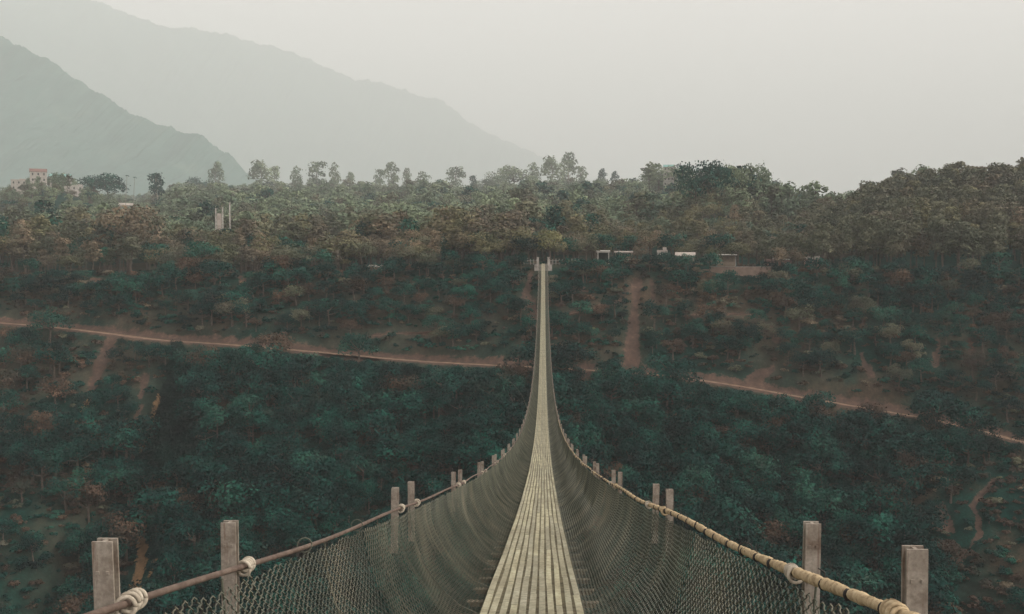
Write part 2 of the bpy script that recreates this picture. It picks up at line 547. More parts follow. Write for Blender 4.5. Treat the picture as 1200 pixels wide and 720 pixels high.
# ------------------------------------------------------------------ mountains
def ridge(name, dist, pix, depth, seed, amp, tree):
    """a long mountain ridge: its crest runs at about DIST metres, both flanks fall away from it"""
    pix = np.array(pix, float)
    us = np.arange(pix[0, 0], pix[-1, 0], 1.5)
    vs = np.interp(us, pix[:, 0], pix[:, 1])
    k = np.array([1, 4, 6, 4, 1.]) / 16
    for _ in range(3): vs = np.convolve(np.pad(vs, 2, mode='edge'), k, 'valid')
    crest = []
    for u, v in zip(us, vs):
        d = ray(u, v)
        Yd = dist * (1 + .12 * math.sin(u / 210.0 + seed))
        crest.append(CAM + d * (Yd / d[1]))
    crest = np.array(crest)
    s = np.r_[0, np.cumsum(np.linalg.norm(np.diff(crest, axis=0), axis=1))]
    crest[:, 2] += amp * .25 * fbm(s / 90, s * 0, seed, 4) + tree * (vnoise(s / (tree * 1.2), s * 0, seed + 5) + .7 * vnoise(s / (tree * .5), s * 0, seed + 6)) * .5
    t = np.concatenate([np.linspace(-1, 0, 70), np.linspace(0, 1, 22)[1:]])
    P = np.zeros((len(us), len(t), 3))
    for j, tt in enumerate(t):
        y = crest[:, 1] + tt * depth
        x = crest[:, 0] + tt * depth * .10
        z = crest[:, 2] * (1 - abs(tt) ** .95) + (-125) * abs(tt) ** .95
        m = min(abs(tt) * 6, 1) * (1 - abs(tt) * .6)
        z = z + m * amp * (fbm(x / (depth * .22), y / (depth * .22), seed + 9, 5)) + m * tree * 1.0 * vnoise(x / tree, y / tree, seed + 12)
        P[:, j] = np.stack([x, y, np.minimum(z, np.where(tt == 0, 1e9, crest[:, 2] - abs(tt) * 10)) if tt < 0 else z], 1)
    tag(link(name, grid_mesh(name, P, MOUNTAIN, smooth=False)), kind='structure')


ridge('near_mountain', 5000, [(-700, -190), (-420, -150), (-220, -70), (-100, -15), (0, 41), (60, 74), (120, 111), (170, 139), (205, 151), (240, 161), (262, 178), (285, 198), (320, 222), (370, 250), (440, 285), (520, 312)], 1600, 3, 80, 7)
ridge('far_mountain', 12800, [(-700, -210), (-420, -170), (-200, -120), (0, -58), (60, -28), (112, 2), (150, 18), (200, 32), (255, 37), (300, 50), (345, 62), (385, 80), (410, 92), (450, 97), (490, 111), (520, 119), (545, 140), (575, 158), (610, 173), (640, 186), (690, 208), (760, 232), (860, 262), (980, 296), (1100, 318)], 3600, 17, 150, 12)

# ------------------------------------------------------------------ trees: prototypes
def leaf_quads(C, Nn, size, rng, aspect=1.5, jitter=.7):
    """C: centres, Nn: outward directions -> (n,4,3) leaf clump faces"""
    n = len(C)
    nn = Nn + jitter * rng.normal(size=(n, 3))
    nn /= np.linalg.norm(nn, axis=1)[:, None] + 1e-9
    a = np.cross(nn, rng.normal(size=(n, 3))); a /= np.linalg.norm(a, axis=1)[:, None] + 1e-9
    b = np.cross(nn, a)
    s = size * rng.uniform(.6, 1.35, n)[:, None]
    a = a * s * aspect; b = b * s
    k = rng.uniform(-.35, .35, (n, 1))
    return np.stack([C - a + b * k, C - b, C + a - b * k, C + b], 1) + nn[:, None, :] * (rng.uniform(-.3, .3, (n, 4, 1)) * s[:, :, None])


def clump_shell(c, r, n, rng, flat=1.0):
    d = rng.normal(size=(n, 3)); d /= np.linalg.norm(d, axis=1)[:, None]
    d[:, 2] = np.where(d[:, 2] < -.35, -d[:, 2], d[:, 2])
    rr = r * rng.uniform(.72, 1.06, (n, 1))
    return c + d * rr * np.array([1, 1, flat]), d


def proto_tree(kind, seed, nleaf):
    """returns crown quads, trunk tube MB for a tree of height 1"""
    rng = np.random.default_rng(seed)
    mb = MB()
    cl = []                      # (centre, radius, flat)
    lean = rng.normal(size=2) * .03
    if kind == 'broad':          # rounded crown low to the ground
        rc = rng.uniform(.40, .5)
        for i in range(int(rng.integers(15, 20))):
            th = rng.uniform(0, 6.283); ph = rng.uniform(-.25, 1.0)
            rr = rc * (1 - .35 * max(ph, 0)) * rng.uniform(.45, .85)
            cl.append((np.array([math.cos(th) * rr, math.sin(th) * rr, .52 + .34 * ph * rng.uniform(.7, 1.1)]), rc * rng.uniform(.28, .48), .85))
        top = .6; r0 = .035
    elif kind == 'pine':         # bare lower trunk, loose rounded upper crown
        for i in range(int(rng.integers(19, 24))):
            h = rng.uniform(.4, .94)
            sp = .125 * (1.15 - abs(h - .6) * 2.1)
            th = rng.uniform(0, 6.283); rr = sp * rng.uniform(.2, 1.1)
            cl.append((np.array([math.cos(th) * rr + lean[0] * h, math.sin(th) * rr + lean[1] * h, h]), rng.uniform(.07, .115), 1.0))
        top = .95; r0 = .016
    elif kind == 'tall':         # tall tree with a narrow, gappy head
        lo_ = rng.uniform(.18, .4)
        for i in range(int(rng.integers(24, 30))):
            h = lo_ + (.96 - lo_) * rng.uniform(0, 1)
            sp = .2 * math.sqrt(max(1 - ((h - (lo_ + .96) / 2) / ((1.0 - lo_) / 2)) ** 2, .05))
            th = rng.uniform(0, 6.283); rr = sp * rng.uniform(.25, .95)
            cl.append((np.array([math.cos(th) * rr + lean[0] * h, math.sin(th) * rr + lean[1] * h, h]), rng.uniform(.075, .115), 1.0))
        top = .93; r0 = .02
    elif kind == 'shrub':
        for i in range(int(rng.integers(6, 10))):
            th = rng.uniform(0, 6.283); rr = rng.uniform(.0, .55)
            cl.append((np.array([math.cos(th) * rr, math.sin(th) * rr, rng.uniform(.25, .68) - .2 * rr]), rng.uniform(.2, .34), .9))
        top = .45; r0 = .04
    # trunk and limbs
    k = 7
    zz = np.linspace(-.06, top, k)
    ax = np.stack([lean[0] * zz + .012 * np.sin(zz * 7 + seed), lean[1] * zz + .012 * np.cos(zz * 6 + seed), zz], 1)
    mb.tube(ax, np.linspace(r0, r0 * .3, k), 6)
    big = sorted(cl, key=lambda q: -q[1])[:7 if kind != 'shrub' else 4]
    for c, r, fl in big:
        h0 = max(min(c[2] - .12, top * .9), .12)
        p0 = np.array([np.interp(h0, zz, ax[:, 0]), np.interp(h0, zz, ax[:, 1]), h0])
        md = (p0 + c) / 2 + np.array([0, 0, -.02])
        mb.tube([p0, md, c], [r0 * .5, r0 * .33, r0 * .12], 4)
    w = np.array([q[1] ** 2 for q in cl]); w /= w.sum()
    Cs, Ds = [], []
    for (c, r, fl), ww in zip(cl, w):
        p, d = clump_shell(c, r, max(int(nleaf * ww), 6), rng, fl)
        Cs.append(p); Ds.append(d)
    # stray sprays for an uneven outline
    ns = int(nleaf * .14)
    pick = rng.integers(0, len(cl), ns)
    d = rng.normal(size=(ns, 3)); d /= np.linalg.norm(d, axis=1)[:, None]
    d[:, 2] = np.abs(d[:, 2]) * .8
    Cs.append(np.array([cl[i][0] + d[j] * cl[i][1] * rng.uniform(1.0, 1.45) for j, i in enumerate(pick)])); Ds.append(d)
    Cs = np.concatenate(Cs); Ds = np.concatenate(Ds)
    meanr = np.mean([q[1] for q in cl])
    size = {'broad': .026, 'pine': .018, 'tall': .024, 'shrub': .05}[kind] * (430 / max(nleaf, 1)) ** .42
    return leaf_quads(Cs, Ds, size, rng, {'pine': 1.8}.get(kind, 1.4), {'pine': .5}.get(kind, .36)), mb


def quads_of(mb):
    v = np.array(mb.v)
    return np.array([v[list(f) if len(f) == 4 else [f[0], f[1], f[2], f[-1]]] for f in mb.f if len(f) >= 3])


PROTO = {}
for kind, seeds, nl in (('broad', 8, 1100), ('pine', 7, 800), ('tall', 6, 800), ('shrub', 6, 240)):
    PROTO[kind] = [proto_tree(kind, 100 * len(kind) + s, nl) for s in range(seeds)]
LITE = {}
for kind, seeds, nl in (('broad', 5, 560), ('pine', 5, 440), ('tall', 4, 420), ('shrub', 4, 80)):
    LITE[kind] = [proto_tree(kind, 100 * len(kind) + s, nl) for s in range(seeds)]

LEAF_HILL = leaf_mat('leaf_dull_olive_brown', (.06, .072, .05), (.086, .096, .067), (.115, .122, .086), (.12, .1, .072), .03, .6)
LEAF_RUST = leaf_mat('leaf_rust', (.035, .027, .02), (.062, .043, .032), (.1, .066, .048), (.03, .045, .033), .05, .6)
LEAF_DEEP = leaf_mat('leaf_dark_and_gully_shaded', (.0005, .007, .0065), (.001, .013, .0115), (.003, .022, .018), (.002, .016, .013), .05, .8)  # gully shade put into the leaf colour; also the dark bridgehead tree's own green
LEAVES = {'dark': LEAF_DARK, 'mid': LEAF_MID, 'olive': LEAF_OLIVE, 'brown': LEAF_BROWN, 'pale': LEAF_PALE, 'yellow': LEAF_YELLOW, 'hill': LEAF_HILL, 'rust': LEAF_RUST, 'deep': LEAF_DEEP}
_mc = {}


def crown_mesh(kind, i, leaf):
    key = (kind, i, leaf)
    if key not in _mc: _mc[key] = quads_mesh('crown', PROTO[kind][i][0], [LEAVES[leaf]])
    return _mc[key]


def trunk_mesh(kind, i, pale=False):
    key = (kind, i, 'trunk', pale)
    if key not in _mc: _mc[key] = PROTO[kind][i][1].mesh('trunk', BARK_PALE if pale else BARK)
    return _mc[key]


NAMES = {'broad': 'broadleaf_tree', 'pine': 'pine_tree', 'tall': 'tall_tree', 'shrub': 'shrub'}


def place_tree(kind, leaf, p, h, wide, label, group, cat=None, name=None, pale=False, idx=None):
    i = random.randrange(len(PROTO[kind])) if idx is None else idx
    o = empty(name or NAMES[kind], p, random.uniform(0, 6.283))
    o.scale = (h * wide, h * wide, h)
    tag(o, label, cat or ('shrub' if kind == 'shrub' else 'tree'), group)
    link('trunk', trunk_mesh(kind, i, pale), o)
    link('crown', crown_mesh(kind, i, leaf), o)
    return o


# ------------------------------------------------------------------ where the vegetation stands
def scatter(x0, x1, y0, y1, cell):
    xs = np.arange(x0, x1, cell); ys = np.arange(y0, y1, cell)
    A, B = np.meshgrid(xs, ys)
    A = A + RNG.uniform(-.48, .48, A.shape) * cell
    B = B + RNG.uniform(-.48, .48, B.shape) * cell
    return A.ravel(), B.ravel()


KEEP_OUT = [(0, 304, 5.5)]        # x, y, radius of places kept clear (the bridge end, buildings)


def clear_of(x, y):
    ok = np.ones(len(x), bool)
    for a, b, r in KEEP_OUT: ok &= np.hypot(x - a, y - b) > r
    return ok


items = []        # dict(kind, leaf, x, y, z, h, wide, u, v, zone)


_ru, _rv, _ = project(ROADS[0][0])


OPEN_SCARS = [([330, 435], [745, 741], 10), ([460, 532], [187, 169], 9), ([462, 498], [104, 84], 8), ([598, 695], [161, 160], 8)]


def put(kind, leaf, x, y, z, h, wide, zone):
    if zone in ('valley', 'bank', 'scrub'):      # only low growth in front of the larger bare streaks
        u0, v0, _d = project(np.array([x, y, z]))
        for vv, uu, hw in OPEN_SCARS:
            if vv[0] < v0 < vv[1] + 26 and abs(u0 - np.interp(v0, vv, uu)) < hw:
                h = min(h, 1.1); kind = 'shrub'; zone = 'scrub'
    if zone in ('valley', 'bank', 'scrub'):      # the track stays in sight: only low growth below its edge
        u0, v0, _d = project(np.array([x, y, z]))
        rv = np.interp(u0, _ru, _rv) + 3
        if v0 > rv and not (u0 > 690 and vnoise(u0 / 26.0, 3.0, 91) > .28) and not (u0 < 460 and vnoise(u0 / 22.0, 9.0, 92) > .42) and not (585 < u0 < 690) and not (1075 < u0 < 1100):
            vt = project(np.array([x, y, z + h]))[1]
            if vt < rv:
                h = h * (v0 - rv) / (v0 - vt)
                if h < .6:
                    if kind != 'shrub': return
                    h = .6
                if h < 3 and kind == 'broad': kind = 'shrub'; zone = 'scrub'; wide *= 1.2
    u, v, d = project(np.array([x, y, z + h * .6]))
    items.append(dict(kind=kind, leaf=leaf, x=x, y=y, z=z, h=h, wide=wide, u=float(u), v=float(v), d=float(d), zone=zone))


# buildings are declared first so that the wood keeps clear of them
def ground_at(u, v, y0=150.0): return hit(u, v, terrain, y0)


BUILD = {}
for nm, u, yy in (('booth', 707, 318), ('shed', 731, 320), ('hut', 776, 322), ('pinkroof', 803, 324), ('stall', 851, 322), ('wall', 862, 303),
                  ('pink_a', 903, 334), ('pink_b', 917, 338), ('pink_c', 951, 340), ('pink_d', 1098, 372), ('pillars', 262, 400),
                  ('village', 47, 850), ('village2', 24, 865), ('village3', 73, 880), ('white', 92, 820), ('palmhouse', 147, 870), ('teal', 783, 900), ('lowroof', 440, 318), ('midwhite', 617, 620), ('backwhite', 872, 700)):
    d = ray(u, 303)
    p = CAM + d * (yy / d[1])
    BUILD[nm] = np.array([p[0], p[1], float(terrain(p[0], p[1]))])
for nm, r in (('booth', 4), ('shed', 4.5), ('hut', 4), ('pinkroof', 4.5), ('stall', 5), ('wall', 7), ('pink_a', 3), ('pink_b', 4), ('pink_c', 3.5), ('pink_d', 3), ('pillars', 5), ('lowroof', 3),
              ('village', 8), ('village2', 6), ('village3', 6), ('white', 6), ('palmhouse', 6), ('teal', 6), ('midwhite', 5), ('backwhite', 5)):
    KEEP_OUT.append((BUILD[nm][0], BUILD[nm][1], r))
# sight gaps in front of the pillars and the roadside stalls
VILL = [(n_, d_) for n_ in ('village', 'village2', 'village3', 'white', 'palmhouse', 'teal') for d_ in (14, 27, 40, 54, 68)]
for nm, dy in VILL + list((('booth', 7), ('shed', 7), ('hut', 6), ('pinkroof', 6), ('stall', 9), ('wall', 5), ('pillars', 8), ('pillars', 15), ('lowroof', 6))):
    q = BUILD[nm]; dd = (q[:2] - CAM[:2]) / np.linalg.norm(q[:2] - CAM[:2])
    KEEP_OUT.append((q[0] - dd[0] * dy, q[1] - dd[1] * dy, 8.0 if nm in ('village', 'village2', 'village3', 'white', 'palmhouse', 'teal') else 4.0))

# -- slope below the plateau edge
x, y = scatter(-175, 190, 172, 312, 4.3)
z, ea, sa, bare = terrain(x, y, True)
ok = (bare > 1.2) & (y < edge_y(x) - 1.0) & clear_of(x, y) & (z > -95)
u, v, dep = project(np.stack([x, y, z], 1))
patch = fbm(x / 28, y / 28, 41); r = RNG.uniform(size=(len(x), 4))
road_z = np.interp(u, [p[0] for p in [(-300, 379), (0, 379), (450, 421), (830, 447), (1200, 518), (1500, 600)]], [379, 379, 421, 447, 518, 600])
for i in np.where(ok)[0]:
    U, V = u[i], v[i]
    if not (-160 < U < 1360 and V < 860): continue
    below = V - road_z[i]
    brownland = max(sstep(150, 40, U) * sstep(545, 600, V), sstep(1070, 1140, U) * sstep(520, 570, V), sstep(760, 860, U) * sstep(-10, -60, below) * .55,
                    sstep(260, 60, U) * sstep(400, 430, V) * sstep(560, 480, V) * .7)
    gl = np.interp(V, [415, 450, 500, 560], [211, 209, 205, 200])
    if 414 < V < 566 and abs(U - gl) < np.interp(V, [415, 470, 520, 566], [6, 11, 19, 29]):
        continue
    if below > 14:
        dens = .97 - .8 * brownland
        if r[i, 0] < dens:
            h = (6.6 + 6.2 * r[i, 1] ** 1.4 + 3.6 * max(patch[i], 0)) * (1 - .3 * brownland)
            leaf = 'dark' if r[i, 2] < .78 - .35 * brownland else ('mid' if r[i, 2] < .97 - .3 * brownland else 'rust')
            put('broad', leaf, x[i], y[i], z[i], h, .95 + .4 * r[i, 3], 'valley')
    else:
        dens = .72 - .25 * brownland + .4 * (patch[i] > -.05)
        if r[i, 0] < dens:
            h = 3.6 + 4.2 * r[i, 1]
            leaf = 'dark' if r[i, 2] < .66 - .3 * brownland else ('mid' if r[i, 2] < .84 - .2 * brownland else ('rust' if r[i, 2] < .93 else 'hill'))
            put('broad', leaf, x[i], y[i], z[i], h, 1.05 + .4 * r[i, 3], 'bank')

for k_ in range(330):  # gully trees, with the ravine's shade put into their leaf colour
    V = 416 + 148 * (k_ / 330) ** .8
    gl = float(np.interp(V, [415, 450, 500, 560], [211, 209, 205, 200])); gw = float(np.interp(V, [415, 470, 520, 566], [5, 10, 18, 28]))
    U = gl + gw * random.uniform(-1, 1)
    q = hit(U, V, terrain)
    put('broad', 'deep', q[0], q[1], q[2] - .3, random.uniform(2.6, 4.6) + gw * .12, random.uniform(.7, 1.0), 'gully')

# -- shrubs between the trees, thick on the open ground
x, y = scatter(-175, 190, 172, 316, 1.9)
z, ea, sa, bare = terrain(x, y, True)
u, v, dep = project(np.stack([x, y, z], 1))
r = RNG.uniform(size=(len(x), 4)); patch = fbm(x / 20, y / 20, 51)
ok = (bare > .6) & clear_of(x, y) & (z > -95) & (u > -120) & (u < 1320) & (v < 820) & (r[:, 0] < .85)
for i in np.where(ok)[0]:
    if 414 < v[i] < 560 and abs(u[i] - np.interp(v[i], [415, 450, 500, 560], [211, 209, 205, 200])) < 11: continue
    reddish = .42 + .5 * patch[i] + .25 * sstep(700, 900, u[i]) + .15 * sstep(250, 60, u[i])
    leaf = ('rust' if r[i, 2] < .86 else 'hill' if r[i, 2] < .95 else 'brown') if r[i, 1] < reddish else ('dark' if r[i, 2] < .62 else 'mid')
    put('shrub', leaf, x[i], y[i], z[i], .8 + 1.6 * r[i, 3] ** 2, 1.1 + .5 * r[i, 2], 'scrub')

# -- the wood on the plateau: front rows, then deeper
x, y = scatter(-260, 300, 306, 470, 5.6)
z, ea, sa, bare = terrain(x, y, True)
u, v, dep = project(np.stack([x, y, z], 1))
r = RNG.uniform(size=(len(x), 5)); patch = fbm(x / 35, y / 35, 61)
ok = (y > edge_y(x) + 2.5) & clear_of(x, y) & (u > -150) & (u < 1350)
for i in np.where(ok)[0]:
    U = u[i]; back = y[i] - edge_y(x[i])
    dens = .46 if U < 880 else .72
    if 590 < U < 700 and back < 9: dens = .15
    elif 680 < U < 1010 and back < 13: dens = .22
    elif U < 330 and back < 20: dens = .45
    if r[i, 0] > dens: continue
    right = sstep(840, 960, U)
    if right > r[i, 1]:
        h = (11.5 + 5.5 * r[i, 2]) * (1 - .3 * np.exp(-((U - 915) / 38) ** 2))
        leaf = 'hill' if r[i, 3] < .84 else ('brown' if r[i, 3] < .89 else 'olive')
        put('pine', leaf, x[i], y[i], z[i], h, 1.0 + .45 * r[i, 4], 'hill')
    else:
        h = (11.5 + 8 * r[i, 2] ** 1.5 + 4 * patch[i]) * (1 - .3 * sstep(40, 8, back)) * (1 - .2 * sstep(640, 760, U))
        lr = r[i, 3] + .25 * patch[i]
        leaf = ('brown' if lr < .36 else 'olive' if lr < .68 else 'hill' if lr < .86 else 'mid') if back < 75 else ('olive' if lr < .36 else 'pale' if lr < .66 else 'hill')
        k = 'pine' if r[i, 4] < (.75 if U < 130 else .22 if back < 40 else .4) else 'broad'
        put(k, leaf, x[i], y[i], z[i], h * (1.0 if k == 'pine' else .8), (1.2 if k == 'pine' else .95) + .4 * r[i, 1], 'plateau')
for y0_, y1_, cell in ((470, 800, 12.0), (800, 1300, 17.0), (1300, 1790, 21.0)):
    x, y = scatter(-.62 * y1_, .36 * y1_, y0_, y1_, cell)
    z = terrain(x, y)
    u, v, dep = project(np.stack([x, y, z], 1))
    r = RNG.uniform(size=(len(x), 5)); patch = fbm(x / 110, y / 110, 71)
    ok = clear_of(x, y) & (u > -120) & (u < 1320)
    for i in np.where(ok)[0]:
        if r[i, 0] > .86: continue
        k = 'tall' if r[i, 4] < .34 + .3 * patch[i] else 'pine' if r[i, 4] < .5 else 'broad'
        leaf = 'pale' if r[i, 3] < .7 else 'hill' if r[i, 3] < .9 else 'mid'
        big = (1 + .4 * sstep(560, 1100, y[i])) * (1 - .5 * sstep(215, 170, u[i]) * sstep(480, 600, y[i]))
        h = (10 + 8 * r[i, 2] + 4 * max(patch[i], 0)) * big * (1.25 if k == 'tall' else 1.0)
        put(k, leaf, x[i], y[i], z[i], h, (1.0 if k == 'tall' else 1.3) + .45 * r[i, 1], 'far')

# -- which of them are things of their own: those that show largest
def inframe(t, m=0): return -m < t['u'] < 1200 + m and t['v'] < 716


def thin(c, n): return sorted(c, key=lambda t: -t['h'] * t['wide'] / t['d'])[:n]


chosen = []
chosen += thin([t for t in items if t['kind'] == 'broad' and t['zone'] in ('valley', 'bank', 'gully') and inframe(t)], 285)
pf = [t for t in items if t['kind'] == 'pine' and t['zone'] in ('hill', 'plateau') and inframe(t)]
pf.sort(key=lambda t: t['y'] - float(edge_y(t['x'])) - (25 if t['zone'] == 'hill' and t['y'] > 415 else 0))
chosen += pf[:280]
chosen += thin([t for t in items if t['kind'] == 'shrub' and inframe(t) and t['v'] < 700 and (abs(t['u'] - 660) > 420 or t['v'] < 470)], 230)
cid = {id(t) for t in chosen}



def where(t):
    U, V = t['u'], t['v']
    rz = np.interp(U, [0, 450, 830, 1200], [379, 421, 447, 518])
    z_ = t['zone']
    if z_ in ('valley', 'bank', 'scrub', 'gully'):
        marks = ((70, 'at the left edge'), (140, 'behind the first left post'), (185, 'beside the ochre streak'), (235, 'in the dark gully'), (300, 'behind the second left post'), (370, 'right of the dark gully'),
                 (440, 'left of the small posts'), (520, 'above the small left posts'), (640, 'close left of the bridge'), (700, 'close right of the bridge'), (760, 'under the red scar'), (830, 'above the small right posts'),
                 (900, 'where the right track begins'), (980, 'behind the second right post'), (1050, 'between the right posts'), (1110, 'behind the first right post'), (9999, 'at the right edge'))
        row = ('under the plateau rim' if V < rz - 45 else 'just above the track' if V < rz - 4 else 'just below the track' if V < rz + 45 else 'on the upper slope' if V < rz + 95 else
               'midway down' if V < rz + 145 else 'low down' if V < rz + 195 else 'lowest in view')
    else:
        marks = ((60, 'at the left edge'), (125, 'below the village houses'), (200, 'below the palms'), (290, 'below the white pillars'), (380, 'right of the white pillars'), (470, 'above the low pale-roofed hut'),
                 (560, 'left of the tan flat-topped tree'), (640, 'left of the bridge end'), (700, 'behind the white booth'), (770, 'behind the tan shed'), (830, 'behind the brown hut'), (890, 'behind the white-roofed stall'),
                 (940, 'by the wide pink cabin'), (990, 'by the last pink cabin'), (1060, 'beyond the pink cabins'), (1130, 'near the lone pink cabin'), (9999, 'at the right edge'))
        bk = t['y'] - float(edge_y(t['x']))
        row = ('in the front row' if bk < 9 else 'in the second row' if bk < 18 else 'in the third row' if bk < 28 else 'a little up the hill' if bk < 50 else 'halfway up the hill' if bk < 85 else 'on the hilltop')
    col = next(n_ for lim, n_ in marks if U < lim)
    return row, col


NOUN = {'broad': 'bushy tree', 'pine': 'thin pine', 'shrub': 'bush'}
COLW = {'dark': 'dark green', 'mid': 'leafy green', 'olive': 'olive', 'brown': 'russet', 'pale': 'pale green', 'yellow': 'yellow-green', 'hill': 'olive-brown', 'rust': 'rust-brown', 'deep': 'shade-dark green'}
ORD = ['tallest', 'second tallest', 'third tallest', 'fourth tallest', 'fifth tallest']
cells = {}
for t in chosen: cells.setdefault((t['kind'], t['leaf']) + where(t), []).append(t)
for key, lst in cells.items():
    kind, leaf, row, col = key
    lst.sort(key=lambda t: -t['h'])
    for j, t in enumerate(lst):
        if len(lst) == 1: sz = ''
        elif j == len(lst) - 1: sz = 'shortest '
        elif j < 5: sz = ORD[j] + ' '
        else: sz = 'short '
        t['label'] = f"{sz}{COLW[leaf]} {NOUN[kind]} {row}, {col}"
        t['group'] = {'broad': 'trees on the valley side', 'pine': 'pines of the plateau wood', 'shrub': 'bushes on the valley side'}[kind]
for t in chosen:
    place_tree(t['kind'], t['leaf'], (t['x'], t['y'], t['z']), t['h'], t['wide'], t['label'], t['group'])


def merge(name, sel, lite):
    """everything nobody would count, as one sheet of leaf faces and trunks"""
    mats = list(LEAVES.values()) + [BARK]
    li = {k: i for i, k in enumerate(LEAVES)}
    VV, MI = [], []
    lib = {}
    for t in sel:
        src = LITE if lite(t) else PROTO
        i = random.randrange(len(src[t['kind']]))
        key = (id(src), t['kind'], i)
        if key not in lib: lib[key] = (src[t['kind']][i][0], quads_of(src[t['kind']][i][1]))
        q, tr = lib[key]
        a = random.uniform(0, 6.283); c, s = math.cos(a), math.sin(a)
        Mx = np.array([[c, -s, 0], [s, c, 0], [0, 0, 1.0]]).T * np.array([t['h'] * t['wide'], t['h'] * t['wide'], t['h']])
        off = np.array([t['x'], t['y'], t['z']])
        VV.append(q @ Mx + off); MI.append(np.full(len(q), li[t['leaf']]))
        if t['kind'] != 'shrub':
            VV.append(tr @ Mx + off); MI.append(np.full(len(tr), len(mats) - 1))
    V = np.concatenate(VV)
    print(name, len(sel), 'plants', len(V), 'quads')
    return tag(link(name, quads_mesh(name, V, mats, np.concatenate(MI))), kind='stuff')


rest = [t for t in items if id(t) not in cid]
tag(merge('valley_forest', [t for t in rest if t['zone'] in ('valley', 'bank', 'gully')], lambda t: t['d'] > 290 or not inframe(t, 20)), 'dense green wood covering the valley side below the plateau', 'wood')
tag(merge('undergrowth', [t for t in rest if t['zone'] == 'scrub'], lambda t: True), 'low scrub and grass clumps on the open valley side', 'scrub')
tag(merge('hilltop_forest', [t for t in rest if t['zone'] in ('plateau', 'hill')], lambda t: t['d'] > 380), 'brown and olive wood on the plateau beyond the valley', 'wood')
tag(merge('distant_forest', [t for t in rest if t['zone'] == 'far'], lambda t: True), 'hazy pale green wood at the back of the plateau', 'wood')

